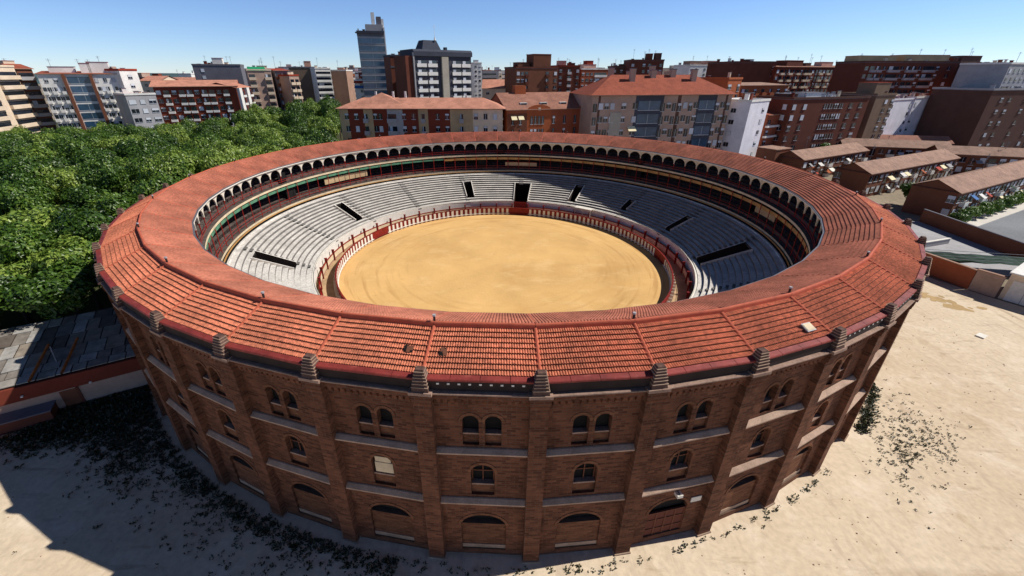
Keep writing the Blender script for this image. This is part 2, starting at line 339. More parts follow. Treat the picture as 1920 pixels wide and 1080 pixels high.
# ---------------------------------------------------------------- bullring
N = 48; ST = 2*pi/N; A0 = -.0889
R_W = 46.6
bull = thing('bullring', 'round red brick bullring with a ring of terracotta tile roofs around its arena', 'bullring')
def holes_wall(mb, outline, holes, y0, y1, m, mrev=None):
    loops = [outline]+holes
    for yy, flip in ((y0, False), (y1, True)):
        tris = tessellate_polygon([[Vector((x, z, 0)) for x, z in lp] for lp in loops]); flat = [p for lp in loops for p in lp]
        for t in tris:
            q = [(flat[i][0], yy, flat[i][1]) for i in t]
            a, b, c = (Vector((p[0], p[2], 0)) for p in q)
            ccw = (b-a).cross(c-a).z > 0
            mb.face(q if ccw != flip else q[::-1], m)
    for lp in loops:
        for i in range(len(lp)):
            p, q = lp[i], lp[(i+1) % len(lp)]
            mb.face([(p[0], y0, p[1]), (p[0], y1, p[1]), (q[0], y1, q[1]), (q[0], y0, q[1])], mrev or m)
def arch(cx, hw, z0, zs, zt, n=10):
    r = [(cx-hw, z0), (cx+hw, z0)]
    for i in range(n+1):
        t = pi*i/n; r.append((cx+hw*cos(t), zs+(zt-zs)*sin(t)))
    return r
HWW = R_W*math.tan(ST/2)
def facade_mesh():
    w = MB('brick')
    hs = [arch(-.63, .46, 9.97, 11.7, 12.16), arch(.63, .46, 9.97, 11.7, 12.16), arch(0, .7, 5.82, 7.7, 8.4), arch(0, 1.42, .5, 2.9, 3.95, 14)]
    holes_wall(w, [(-HWW, 0), (HWW, 0), (HWW, 13.25), (-HWW, 13.25)], hs, -R_W, -R_W+.55, 'brick')
    # arch rings of voussoirs, 3 cm proud
    for cx, hw, zs, zt in ((-.63, .46, 11.7, 12.16), (.63, .46, 11.7, 12.16), (0, .7, 7.7, 8.4), (0, 1.42, 2.9, 3.95)):
        n = 12
        for i in range(n):
            t0, t1 = pi*i/n, pi*(i+1)/n
            P = []
            for t, k in ((t0, .01), (t1, .01), (t1, .2), (t0, .2)): P.append((cx+(hw+k)*cos(t), zs+(zt-zs+k)*sin(t)))
            w.face([(x, -R_W-.03, z) for x, z in P[::-1]], 'brick_infill'); 
            w.face([(P[2][0], -R_W-.03, P[2][1]), (P[3][0], -R_W-.03, P[3][1]), (P[3][0], -R_W+.01, P[3][1]), (P[2][0], -R_W+.01, P[2][1])], 'brick_infill')
    return w.mesh('wall_panel')
wall_me = facade_mesh()
def win_upper(x):
    w = MB('brick'); w.box(x-.458, x+.458, -R_W+.18, -R_W+.5, 9.972, 10.68, 'brick_infill')
    w.box(x-.455, x+.455, -R_W+.1, -R_W+.45, 10.682, 10.78, 'ledge')
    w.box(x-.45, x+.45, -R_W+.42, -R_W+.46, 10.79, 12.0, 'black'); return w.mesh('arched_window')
upL, upR = win_upper(-.63), win_upper(.63)
w = MB('brick'); w.box(-.69, .69, -R_W+.18, -R_W+.5, 5.83, 6.6, 'brick_infill'); w.box(-.68, .68, -R_W+.08, -R_W+.45, 6.605, 6.72, 'ledge')
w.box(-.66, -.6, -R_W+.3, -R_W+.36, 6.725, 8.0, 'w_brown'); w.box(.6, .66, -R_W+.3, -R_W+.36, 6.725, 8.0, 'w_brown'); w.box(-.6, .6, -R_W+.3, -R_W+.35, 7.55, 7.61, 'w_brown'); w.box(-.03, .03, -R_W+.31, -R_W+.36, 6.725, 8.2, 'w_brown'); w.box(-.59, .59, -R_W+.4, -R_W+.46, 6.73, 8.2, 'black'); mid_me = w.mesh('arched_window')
w = MB('brick_infill'); w.box(-1.41, 1.41, -R_W+.14, -R_W+.45, .86, 2.9, 'brick_infill'); w.box(-1.415, 1.415, -R_W+.09, -R_W+.44, .51, .858, 'plinth')
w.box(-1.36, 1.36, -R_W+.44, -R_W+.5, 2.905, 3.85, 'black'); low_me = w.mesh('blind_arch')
w = MB('cement'); hw = 2.5
for z in (9.42, 5.2):
    pass
def string_mesh(z0, z1):
    w = MB('cement'); w.prism([(-R_W-.02, z0), (-R_W-.02, z1), (-R_W-.1, z1-.02), (-R_W-.34, z0+.12), (-R_W-.34, z0+.02), (-R_W-.28, z0)], -2.56, 2.56, 'cement'); return w.mesh('string_course')
s1_me, s2_me = string_mesh(9.5, 9.8), string_mesh(5.3, 5.62)
w = MB('brick')
nd = 15
for i in range(nd):
    x = -HWW+.25+(2*HWW-.5)*(i+.5)/nd
    w.box(x-.11, x+.11, -R_W-.27, -R_W+.1, 13.27, 13.5, 'brick'); w.box(x-.09, x+.09, -R_W-.16, -R_W+.1, 13.05, 13.268, 'brick')
HW2 = 46.9*math.tan(ST/2)
w.box(-HW2, HW2, -R_W-.3, -R_W+.4, 13.502, 13.98, 'brick'); corb_me = w.mesh('corbel_table')
HW3 = 47.3*math.tan(ST/2)-.1
w = MB('ledge'); w.prism([(-47.14, 14.0), (-47.14, 14.07), (-47.08, 14.1), (-46.3, 14.12), (-46.3, 13.984), (-47.1, 13.984)], -HW3, HW3); ledge_me = w.mesh('cornice_ledge')
HW4 = 46.88*math.tan(ST/2)
w = MB('dark_in'); w.box(-HW4, HW4, -46.9, -46.42, 14.125, 14.74, 'dark_in'); frieze_me = w.mesh('parapet')  # wall coloured dark for the shadow below the coping
w = MB('dark_in'); w.box(-HW4, HW4, -46.9, -46.42, 14.125, 14.74, 'dark_in')
for i in range(9): x = -2.2+i*.55; w.box(x-.07, x+.07, -46.92, -46.89, 14.5, 14.6, 'white_paint')
frieze2_me = w.mesh('parapet')
w = MB('coping_red'); [w.prism([(-46.97, 14.745), (-46.97, 14.84), (-46.93, 14.88), (-46.64, 14.93), (-46.6, 14.9), (-46.6, 14.745)], -HW4+HW4*.5*i, -HW4+HW4*.5*(i+1)-.03) for i in range(4)]; w.prism([(-46.95, 14.75), (-46.95, 14.82), (-46.66, 14.9), (-46.62, 14.75)], -HW4-.04, HW4+.04); cop_me = w.mesh('coping')
w = MB('brick'); 
w.box(-.5, .5, -47.12, -46.4, .12, 13.3, 'brick'); w.box(-.56, .56, -47.2, -46.4, 0, .118, 'plinth')
w.box(-.52, .52, -47.2, -46.45, 13.302, 13.55, 'brick'); w.box(-.56, .56, -47.24, -46.45, 13.552, 13.98, 'brick'); w.box(-.62, .62, -47.36, -46.3, 13.982, 14.17, 'ledge'); butt_me = w.mesh('buttress')
w = MB('stone_cap'); z = 14.172
for i, (hw, h) in enumerate([(.45, .26), (.41, .16), (.38, .15), (.35, .14), (.31, .13), (.28, .12), (.24, .1)]):
    w.box(-hw, hw, -46.92-hw*.8, -46.92+hw*.8, z, z+h, 'stone_cap', taper=.04); z += h+.001
    if i < 6: w.box(-hw*.98, hw*.98, -46.92-hw*.82, -46.92+hw*.82, z, z+.035, 'plinth'); z += .036
pin_me = w.mesh('pinnacle')
def tiles(name, r0, z0, r1, z1, rows, cols, m, amp=.07, step=.085):
    """roof panel of one bay: r0,z0 upper edge, r1,z1 lower edge (apothem radii); rounded tiles in stepped rows"""
    w = MB(m); sx = math.tan(ST/2); prof = [(0, 0), (.22, .8), (.5, 1), (.78, .8)]
    us = [(c+p)/cols*2-1 for c in range(cols) for p, _ in prof]+[1]; hs = [h for c in range(cols) for _, h in prof]+[0]
    rng = random.Random(5); lines = []
    for r in range(rows):
        for t, dz in ((r/rows, 0.0), ((r+1)/rows, step)):
            rr = r0+(r1-r0)*t; zz = z0+(z1-z0)*t; lines.append([(u_*rr*sx, -rr, zz+h*amp+dz) for u_, h in zip(us, hs)])
    rr = r1; lines.append([(u_*rr*sx, -rr, z1-.05) for u_ in us])
    n = len(us); w.v = [p for l in lines for p in l]; fl = r1 > r0
    for j in range(len(lines)-1):
        for i in range(n-1):
            a = j*n+i; q = (a, a+n, a+n+1, a+1); w.f.append(q if fl else q[::-1]); w.m.append(w.mi('tile_riser_shade') if (fl and j % 2 == 1) else 0)  # outer risers carry the painted shade line between tile rows
    return w.mesh(name)
AP = math.cos(ST/2)
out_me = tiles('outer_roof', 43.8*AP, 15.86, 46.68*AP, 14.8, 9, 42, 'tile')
in_me = tiles('inner_roof', 43.62*AP, 16.1, 39.86*AP, 14.42, 12, 30, 'tile_in', amp=.055, step=.1)
w = MB('tile_cap')
w.tube((0, -43.8, 15.94), (0, -46.55, 14.9), .1, n=8); hip_me = w.mesh('roof_hip')
w = MB('tile_cap'); w.tube((0, -43.62, 16.14), (0, -39.9, 14.5), .08, n=6); hipi_me = w.mesh('inner_roof_hip')
w = MB('tile_cap'); hr = 43.62*math.sin(ST/2); w.box(-hr, hr, -43.82*AP, -43.6*AP, 15.7, 16.12, 'tile_cap'); w.tube((-hr, -43.72*AP, 16.12), (hr, -43.72*AP, 16.12), .1, n=8); ridge_me = w.mesh('ridge_cap')
w = MB('white_paint'); he = 39.9*math.sin(ST/2); w.box(-he, he, -39.9*AP-.02, -39.9*AP+.16, 14.2, 14.37, 'white_paint'); w.box(-he, he, -39.9*AP-.03, -39.9*AP+.2, 14.37, 14.46, 'metal_grey'); eave_me = w.mesh('eave_gutter')  # grey gutter lip raised so the eave shades more of the stands
w = MB('tile_cap'); w.tube((0, -43.62, 16.1), (0, -43.62, 16.5), .07, 'dark_in', 8); w.tube((0, -43.62, 16.5), (0, -43.62, 16.6), .1, 'w_grey', 8); stub_me = w.mesh('ridge_stub')
for k in range(N):
    a = A0+k*ST; b = a+ST/2
    def put(n_, me, ang, par=bull): return add(n_, me, par, rz=ang)
    put('wall_panel', wall_me, b)
    # windows of the bays that the photograph shows
    kk = (k+24) % 48-24
    if -8 <= kk <= 9:
        put('arched_window', upL, b); put('arched_window', upR, b); put('arched_window', mid_me, b)
        if kk != 2: put('blind_arch', low_me, b)
    put('string_course', s1_me, b); put('string_course', s2_me, b)
    put('corbel_table', corb_me, b); put('cornice_ledge', ledge_me, b)
    put('parapet', frieze2_me if kk in (0, 4, 5) else frieze_me, b); put('coping', cop_me, b)
    bt = put('buttress', butt_me, a); put('pinnacle', pin_me, 0, bt)
    put('outer_roof', out_me, b); put('inner_roof', in_me, b); put('roof_hip', hip_me, a); put('inner_roof_hip', hipi_me, a); put('ridge_cap', ridge_me, b); put('eave_gutter', eave_me, b)
    if kk % 2 == 0: put('ridge_stub', stub_me, a)
def pol(R, deg, z): return (R*sin(radians(deg)), -R*cos(radians(deg)), z)
# special bits of the facade
bA = lambda k: A0+(k+.5)*ST
w = MB('cream_paint'); w.box(-.55, .6, -R_W+.12, -R_W+.17, 6.8, 7.62, 'cream_paint'); w.prism([(-R_W+.12, 7.68), (-R_W+.12, 8.1), (-R_W+.17, 8.1), (-R_W+.17, 7.68)], -.5, .5, 'cream_paint'); w.build('window_board', bull, rz=bA(-1))
w = MB('w_maroon'); w.box(-1.4, 1.4, -R_W+.1, -R_W+.2, .2, 2.75, 'w_maroon')
for i in range(5): x = -1.4+.7*i; w.box(x-.04, x+.04, -R_W+.06, -R_W+.099, .2, 2.75, 'w_brown')
for zz in (.22, 1.1, 2.0, 2.7): w.box(-1.4, 1.4, -R_W+.055, -R_W+.099, zz, zz+.06, 'w_brown')
w.box(-1.39, 1.39, -R_W+.3, -R_W+.35, 2.77, 3.8, 'black'); w.build('gate', bull, rz=bA(2))
w = MB('white_paint'); w.box(1.55, 2.3, -R_W-.08, -R_W-.03, 3.3, 3.75, 'white_paint'); w.build('wall_plaque', bull, rz=bA(2))
w = MB('white_paint'); w.box(.1, .5, -R_W-.4, -R_W-.02, 4.5, 4.72, 'white_paint'); w.tube((.3, -R_W-.02, 4.75), (.3, -R_W-.35, 4.75), .04, 'metal_grey'); w.build('wall_lamp', bull, rz=bA(2))
w = MB('cream_paint'); w.box(-.35, .35, -.28, .28, 0, .1, 'metal_grey'); w.box(-.3, .3, -.23, .23, .1, .13, 'cream_paint'); o = w.build('roof_light', bull, loc=(18.15, -42.2, 15.22), rz=bA(3)); o.rotation_euler = (radians(23), 0, bA(3))
for x, y in ((-5.1, -45.1), (-3.1, -45.25)):
    w = MB('dark_in'); r = random.Random(int(x*10))
    for i in range(7):
        a, c = r.uniform(-.3, .3), r.uniform(-.3, .3); a *= .6; c *= .6; w.box(a-.1, a+.1, c-.14, c+.14, -.02+i*.003, .02+i*.004, 'black' if i < 4 else 'w_brown')
    o = w.build('broken_tiles', bull, loc=(x, y, 14.8+(46.68-hypot(x, y))*.37+.12)); o.rotation_euler = (radians(24), 0, atan2(x, -y))
# ---- interior rings
def ring(name, prof, m, n=192, parent=bull, a0=0, a1=360, mats=None, closed=True, a_off=0):
    """prof: closed list of (R,z) swept about the axis"""
    w = MB(m); full = abs(a1-a0) >= 359.9; k = len(prof); cnt = n if full else n+1
    for i in range(cnt):
        t = radians(a0+(a1-a0)*i/n)+a_off
        for R, z in prof: w.v.append((R*sin(t), -R*cos(t), z))
    for i in range(n):
        j = (i+1) % cnt
        for p in range(k if closed else k-1):
            q = (p+1) % k; w.f.append((i*k+p, j*k+p, j*k+q, i*k+q)); w.m.append(w.mi(mats[p]) if mats else 0)
    if not full and closed:
        w.f.append(tuple(range(k))); w.m.append(0); w.f.append(tuple(reversed([n*k+i for i in range(k)]))); w.m.append(0)
    return w.build(name, parent)
def box_prof(r0, r1, z0, z1): return [(r0, z0), (r0, z1), (r1, z1), (r1, z0)]
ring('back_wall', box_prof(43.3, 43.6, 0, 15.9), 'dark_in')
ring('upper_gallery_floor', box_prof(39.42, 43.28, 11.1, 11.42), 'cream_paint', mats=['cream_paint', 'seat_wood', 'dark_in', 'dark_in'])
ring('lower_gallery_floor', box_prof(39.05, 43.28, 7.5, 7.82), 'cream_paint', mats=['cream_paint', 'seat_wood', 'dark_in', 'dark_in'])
ring('fascia_board', box_prof(39.7, 39.82, 10.2, 10.72), 'ochre_paint', n=140, a0=-90, a1=215) if False else None
def seats(name, r0, z0, rows=3):
    w = MB('seat_wood'); n = 192
    P = [(r0, z0)]
    for i in range(rows): P += [(r0+i*.85, z0+.42*(i+1)), (r0+(i+1)*.85, z0+.42*(i+1))]
    P += [(r0+rows*.85, z0)]
    return ring(name, P, 'seat_wood', n=192)
seats('gallery_seats', 39.95, 7.83); seats('gallery_seats', 40.45, 11.43)
# seat backs: thin boards with gaps so the rows read as a dark grid
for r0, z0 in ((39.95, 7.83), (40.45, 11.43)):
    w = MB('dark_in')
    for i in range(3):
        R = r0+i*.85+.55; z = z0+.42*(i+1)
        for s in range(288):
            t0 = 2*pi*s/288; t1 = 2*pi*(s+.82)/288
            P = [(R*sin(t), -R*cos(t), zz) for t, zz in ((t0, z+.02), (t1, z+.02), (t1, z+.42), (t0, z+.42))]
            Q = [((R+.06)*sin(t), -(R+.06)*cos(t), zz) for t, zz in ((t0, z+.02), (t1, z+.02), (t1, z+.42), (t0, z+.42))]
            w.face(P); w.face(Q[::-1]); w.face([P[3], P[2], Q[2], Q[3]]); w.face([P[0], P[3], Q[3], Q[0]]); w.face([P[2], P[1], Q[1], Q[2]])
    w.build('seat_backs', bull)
# arcade of the upper gallery: 96 arches
NA = 96; SA = 2*pi/NA; RA = 40.15; hwA = RA*math.tan(SA/2)
def arc_mesh(m):
    w = MB(m); holes_wall(w, [(-hwA, 12.75), (-hwA+.1, 12.75)]+[(1.2*-cos(pi*i/12), 13.05+.95*sin(pi*i/12)) for i in range(13)]+[(hwA-.1, 12.75), (hwA, 12.75), (hwA, 14.3), (-hwA, 14.3)], [], -RA, -RA+.14, m)
    return w.mesh('arcade_arch')
arc_w = arc_mesh('plaster_white'); arc_c = arc_mesh('cream_paint')
w = MB('red_paint'); w.tube((0, -RA, 11.42), (0, -RA, 12.75), .065, n=8); w.box(-.12, .12, -RA-.1, -RA+.1, 12.6, 12.75, 'red_paint'); colu_me = w.mesh('gallery_column')
w = MB('red_paint'); w.tube((0, -39.3, 7.82), (0, -39.3, 11.1), .06, n=8); post_me = w.mesh('gallery_post')
w = MB('cream_paint'); hb = 39.55*math.tan(SA/2); w.box(-hb, hb, -39.62, -39.5, 10.25, 10.75, 'ochre_paint'); fas_me = w.mesh('fascia_board')
w = MB('green_paint'); w.box(-hb, hb, -39.62, -39.5, 10.5, 10.88, 'green_paint'); fasg_me = w.mesh('fascia_board')
for k in range(NA):
    a = A0+k*SA; b = a+SA/2; d = math.degrees(b) % 360
    add('arcade_arch', arc_w if 190 < d < 330 else arc_c, bull, rz=b)
    add('gallery_column', colu_me, bull, rz=a); add('gallery_post', post_me, bull, rz=a)
    add('fascia_board', fasg_me if 203 < d < 318 else fas_me, bull, rz=b)
def railring(name, R, zs, r=.025, m='red_paint', a0=0, a1=360, n=192):
    for z in zs: ring(name, box_prof(R-r, R+r, z-r, z+r), m, n=n, a0=a0, a1=a1)
railring('gallery_railing', 39.6, (11.95, 12.3)); railring('gallery_railing', 39.3, (8.35, 8.8)); railring('gallery_railing', 38.75, (7.55,), .06, 'ochre_paint')
# gallery doors and boxes
def gbox(name, a0, a1, z0, z1, m, R=39.45, rim=None):
    w = MB(m); n = 8
    for i in range(n):
        t0 = radians(a0+(a1-a0)*i/n); t1 = radians(a0+(a1-a0)*(i+1)/n)
        P = [((R)*sin(t), -R*cos(t), zz) for t, zz in ((t0, z0), (t1, z0), (t1, z1), (t0, z1))]; Q = [((R+.12)*sin(t), -(R+.12)*cos(t), zz) for t, zz in ((t0, z0), (t1, z0), (t1, z1), (t0, z1))]
        w.face(P, m); w.face(Q[::-1], m); w.face([P[3], P[2], Q[2], Q[3]], rim or m); w.face([P[0], P[1], Q[1], Q[0]][::-1], m)
        if i == 0: w.face([P[0], P[3], Q[3], Q[0]], m)
        if i == n-1: w.face([P[2], P[1], Q[1], Q[2]], m)
    return w.build(name, bull)
gbox('gallery_box', 168.5, 179.6, 8.75, 9.6, 'w_beige'); gbox('gallery_box', 168.5, 179.6, 9.62, 9.72, 'red_paint', 39.43)
gbox('gallery_box', 228, 243, 9.0, 10.1, 'w_beige', 39.95); gbox('gallery_box', 84, 92, 9.2, 10.1, 'w_beige', 39.95)
for d in (187.6, 134.3, 95.8, 255): gbox('gallery_door', d-1.6, d+1.6, 7.84, 10.2, 'black', 40.1)
for d in (181.2, 134, 256.8): gbox('gallery_door', d-1.3, d+1.3, 11.45, 13.2, 'black', 40.25)
# stands
NS = 480; RW = 13; R0, R1 = 29.3, 38.4; Z0, Z1 = 2.75, 7.05
slots = [(172.6, 3.0, 29.3, 35.0), (151, 1.5, 30.7, 35.4), (128.3, 1.1, 31.5, 34.5), (105.4, 1.3, 30.5, 35.1), (79.5, 2.2, 29.9, 36.6), (194.2, 1.4, 30.5, 35.4), (245, 1.5, 30.7, 35.9), (288.5, 1.9, 31.6, 36.6)]
tread = (R1-R0)/RW; rise = (Z1-Z0)/RW
def inslot(i, j):
    d = (i+.5)*360/NS; r = R0+(j+.5)*tread
    for c, h, a, b in slots:
        if abs((d-c+180) % 360-180) < h and a < r < b: return True
    return False
w = MB('concrete'); vy = MB('stair_wall')
def P3(i, R, z): t = 2*pi*i/NS; return (R*sin(t), -R*cos(t), z)
stairs = [15+22.5*q+1 for q in range(16)]
for i in range(NS):
    d = (i+.5)*360/NS; st = any(abs((d-c+180) % 360-180) < .75 for c in stairs)
    for j in range(RW):
        r0 = R0+j*tread; r1 = r0+tread; z0 = Z0+j*rise; z1 = z0+rise
        if inslot(i, j):  # stairwell inner walls and floor coloured dark to stand for deep shade
            w.face([P3(i, r0, 1.2), P3(i+1, r0, 1.2), P3(i+1, r1, 1.2), P3(i, r1, 1.2)], 'black')
            for s, ii in ((-1, i), (1, i+1)):
                if not inslot(i+s, j):
                    t = 2*pi*ii/NS; off = 2*pi/NS*.35*s
                    q = [(r0, 1.2), (r1, 1.2), (r1, z1+.5), (r0, z0+.5)]
                    A = [(r*sin(t), -r*cos(t), z) for r, z in q]; B = [(r*sin(t+off), -r*cos(t+off), z) for r, z in q]
                    w.face(A, 'dark_in'); w.face(B, 'stair_wall'); w.face([A[3], A[2], B[2], B[3]], 'stair_wall'); w.face([A[0], A[3], B[3], B[0]], 'stair_wall'); w.face([A[2], A[1], B[1], B[2]], 'stair_wall')
            if j+1 < RW and not inslot(i, j+1): w.face([P3(i, r1, 1.2), P3(i+1, r1, 1.2), P3(i+1, r1, z1), P3(i, r1, z1)], 'dark_in')
            continue
        if j and inslot(i, j-1): w.face([P3(i, r0, 1.2), P3(i, r0, z1), P3(i+1, r0, z1), P3(i+1, r0, 1.2)], 'black')
        w.face([P3(i, r0, z0 if j else .6), P3(i, r0, z1), P3(i+1, r0, z1), P3(i+1, r0, z0 if j else .6)][::-1], 'concrete_step')
        ov = .0
        w.face([P3(i, r0, z1), P3(i+1, r0, z1), P3(i+1, r1, z1), P3(i, r1, z1)], 'concrete')
        if st:   # a half step for the aisle
            w.face([P3(i, r0-.33, z1-rise/2), P3(i+1, r0-.33, z1-rise/2), P3(i+1, r0, z1-rise/2), P3(i, r0, z1-rise/2)], 'concrete_step')
            w.face([P3(i, r0-.33, z0), P3(i+1, r0-.33, z0), P3(i+1, r0-.33, z1-rise/2), P3(i, r0-.33, z1-rise/2)], 'concrete_step')
w.build('stands', bull)
ring('stands_rim', [(38.4, 6.0), (38.4, 7.2), (38.62, 7.2), (38.62, 6.0)], 'concrete')
ring('gallery_base', box_prof(38.9, 39.1, 6.0, 7.49), 'black')  # black puts the shadow under the gallery slab into the wall colour
ring('stands_parapet', box_prof(29.02, 29.28, .6, 3.0), 'white_paint', a0=175.6, a1=529.6, n=240)
ring('stands_rail', box_prof(28.96, 29.0, 3.1, 3.14), 'white_paint', a0=175.6, a1=529.6, n=240)
# sand and alley
ring('arena_block', [(0.01, -.2), (26.05, -.2), (26.05, .58), (0.01, .58)], 'alley', n=96, closed=True)
w = MB('sand'); w.face([(26.0*sin(2*pi*i/128), 26.0*cos(2*pi*i/128), .62) for i in reversed(range(128))]); struct(w.build('arena_sand'))
w = MB('alley')
for i in range(128):
    t0, t1 = 2*pi*i/128, 2*pi*(i+1)/128
    w.face([(26.0*sin(t0), -26.0*cos(t0), .6), (29.1*sin(t0), -29.1*cos(t0), .6), (29.1*sin(t1), -29.1*cos(t1), .6), (26.0*sin(t1), -26.0*cos(t1), .6)][::-1])
struct(w.build('alley'))
# barrier fence
NF = 40; SF = 2*pi/NF
fen = thing('barrier_fence', 'low red board fence with white uprights ringing the sand arena', 'fence', (0, 0, .6))
def fence_mesh(gate=False):
    w = MB('fence_red'); nb = 4 if not gate else 0
    RF = 26.15; n = 4
    for i in range(n):
        t0 = SF*(i/n-.5); t1 = SF*((i+1)/n-.5)
        T = lambda x, y, z: ((RF+y)*sin(x), -(RF+y)*cos(x), z)
        w.box(t0, t1, 0, .1, .02, 1.5, 'fence_red', T); w.box(t0, t1, -.05, .15, 1.5, 1.58, 'fence_red', T)
        w.box(t0, t1, -.22, -.002, .3, .38, 'white_paint' if not gate else 'fence_red', T)
        if not gate:
            m_ = (t0+t1)/2; hw_ = .24/RF; w.box(m_-hw_, m_+hw_, -.09, -.001, .02, 1.42, 'white_paint', T)
            w.box(m_-.05/RF, m_+.05/RF, .1, .5, .02, .9, 'white_paint', T)
    return w.mesh('fence_panel' if not gate else 'fence_gate')
fp, fg = fence_mesh(), fence_mesh(True)
for k in range(NF):
    ang = radians(172.6)+k*SF
    add('fence_gate' if k in (0, 8, 20, 31) else 'fence_panel', fg if k in (0, 8, 20, 31) else fp, fen, rz=ang)
con = thing('spectator_fence', 'cream panel fence with tall dark red posts between the alley and the stands', 'fence', (0, 0, .6))
NP = 50; SP = 2*pi/NP; RP = 28.45
w = MB('cream_paint')
for i in range(3):
    T = lambda x, y, z: ((RP+y)*sin(x), -(RP+y)*cos(x), z)
    t0 = SP*(i/3-.5); t1 = SP*((i+1)/3-.5); w.box(t0, t1, 0, .08, .02, 1.15, 'cream_paint', T); w.box(t0, t1, -.03, .11, 1.15, 1.3, 'red_paint', T); w.box(t0, t1, -.01, -.001, .02, .3, 'w_tan', T)
cp = w.mesh('fence_panel'); w = MB('fence_red'); w.box(-.11, .11, -RP-.16, -RP+.2, 0, 1.85, 'fence_red'); w.box(-.15, .15, -RP-.2, -RP+.24, 1.85, 1.93, 'fence_red'); pp = w.mesh('fence_post')
for k in range(NP):
    ang = radians(172.6)+k*SP
    if k: add('fence_panel', cp, con, rz=ang)
    add('fence_post', pp, con, rz=ang+SP/2)
w = MB('red_paint')
T = lambda x, y, z: ((RP+y)*sin(x), -(RP+y)*cos(x), z)
w.box(-2.9/RP/2, 2.9/RP/2, 0, .1, .02, 2.3, 'fence_red', T); w.box(-.03/RP, .03/RP, -.03, -.001, .02, 2.3, 'dark_in', T); w.box(-2.9/RP/2, 2.9/RP/2, -.03, -.001, 1.1, 1.2, 'dark_in', T); w.build('fence_gate', con, rz=radians(172.6))
# white awning over the judges' place
w = MB('white_paint'); T = lambda x, y, z: ((28.3+y)*sin(x), -(28.3+y)*cos(x), z)
for i in range(4):
    t0 = radians(139+i*2.0); w.box(t0, t0+radians(2.0), -.6, .9, 2.6, 2.68, 'white_paint', T)
aw = thing('canopy', 'small white canopy on posts over the alley in front of the shaded stands', 'canopy', (0, 0, .6)); o = w.build('roof', aw)
for d in (139.3, 143, 146.7):
    w = MB('white_paint'); w.tube(pol(27.75, d, 0), pol(27.75, d, 2.6), .06); w.build('post', aw)
# ---------------------------------------------------------------- shed and yard walls at the left
def frame(A, ang):
    c, s = cos(ang), sin(ang)
    return lambda x, y: (A[0]+c*x-s*y, A[1]+s*x+c*y)
ua = atan2(-.53, -.85)
sh = thing('pen_shed', 'low shed with grey sheet roof and red brick band at the foot of the bullring', 'shed', (-36.2, -30.6, 0), ua)
# local x runs away from the ring along the wall, local -y is behind (roof side)
w = MB('w_beige'); w.box(0, 34, -.35, 0, 0, 2.05, 'w_tanlt'); w.build('wall', sh)
w = MB('w_red'); w.prism([(.12, 2.06), (.12, 2.2), (-.1, 3.35), (-.4, 3.35), (-.4, 2.06)], 0, 34, 'w_red'); w.build('brick_band', sh)
w = MB('w_maroon'); w.box(5.2, 6.4, .002, .06, .1, 1.9, 'w_brown'); w.box(5.0, 5.2, .002, .12, .1, 2.0, 'w_maroon'); w.build('door', sh)
sheets = [cmat('sheet_a', 152, 146, 138, scale=1.2, var=.2), cmat('sheet_b', 132, 124, 116, scale=1.2, var=.2), cmat('sheet_c', 168, 164, 158, scale=1.2, var=.2), cmat('sheet_d', 146, 134, 120, scale=1.2, var=.2), cmat('sheet_e', 104, 94, 86, scale=1.2, var=.2)]
rr = random.Random(4); w = MB(*sheets)
def rz_(y): return 3.5+(-y-.3)*.115
ys = [-.35, -1.5, -2.7, -4.9, -7.1, -9.3, -10.9]
for j in range(6):
    x = -2.5+j*.15
    while x < 34:
        wd = rr.choice((1.1, 1.35, 1.6)); y0, y1 = ys[j], ys[j+1]
        m = rr.choice(sheets if j > 1 else sheets[:3]); dz = rr.uniform(0, .05)
        a, b = rz_(y0+.0)+dz, rz_(y1)+dz
        P = [(x+.05, y0-.07, a), (x+wd-.05, y0-.07, a), (x+wd-.05, y1+.07, b), (x+.05, y1+.07, b)]
        w.face(P[::-1], m)
        for p in range(4): q = (p+1) % 4; w.face([P[p], P[q], (P[q][0], P[q][1], P[q][2]-.08), (P[p][0], P[p][1], P[p][2]-.08)], m)
        x += wd
w.build('roof_sheets', sh)
w = MB('black'); w.prism([(-.41, 3.3), (-10.95, 4.62), (-10.95, 0), (-.41, 2.0)], -2.5, 34, 'dark_in'); w.build('roof_frame', sh)
for x in (5.7, 7.9):
    w = MB('rust'); w.tube((x, -.3, 3.62), (x-.3, -5.6, 4.35), .11, n=8); w.build('roof_beam', sh)
w = MB('white_paint'); w.box(-.08, .08, 0, .2, 0, .12); 
for x in (4.0, 8.6): add('lamp', w.mesh('lamp') if x == 4.0 else bpy.data.meshes['lamp'], sh, loc=(x, .13, 2.5 if x > 5 else 2.15))
pole = MB('metal_grey'); pole.tube((0, 0, 0), (-1.9, 1.9, 5.2), .07, n=8); pole.tube((-.05, .05, .01), (.05, -.05, .3), .14, n=8)
tag(pole.build('leaning_pole', loc=(-41.6, -33.3, 0)), 'thin grey metal pole leaning against the wall of the grey sheet roofed shed', 'pole')
lb = thing('brick_bin', 'low red brick pen standing against the rendered wall of the shed', 'brick pen', (-43.3, -34.6, 0), ua)
w = MB('w_maroon'); w.box(-1.2, 3.0, .25, 1.9, 0, 1.1, 'w_maroon', taper=.0); w.build('wall', lb); w = MB('w_dgrey'); w.box(-1.3, 3.1, .15, 2.0, 1.1, 1.2, 'w_dgrey'); w.build('slab', lb)
ob = thing('brick_kiosk', 'small orange brick hut with grey slab roof at the left edge of the plaza', 'hut', (-47.6, -36.9, 0), ua)
w = MB('w_orange'); w.box(0, 3.4, .2, 3.2, 0, 2.4, 'w_orange'); w.build('wall', ob); w = MB('w_concrete'); w.box(-.2, 3.6, 0, 3.4, 2.4, 2.56, 'w_concrete'); w.build('roof', ob)
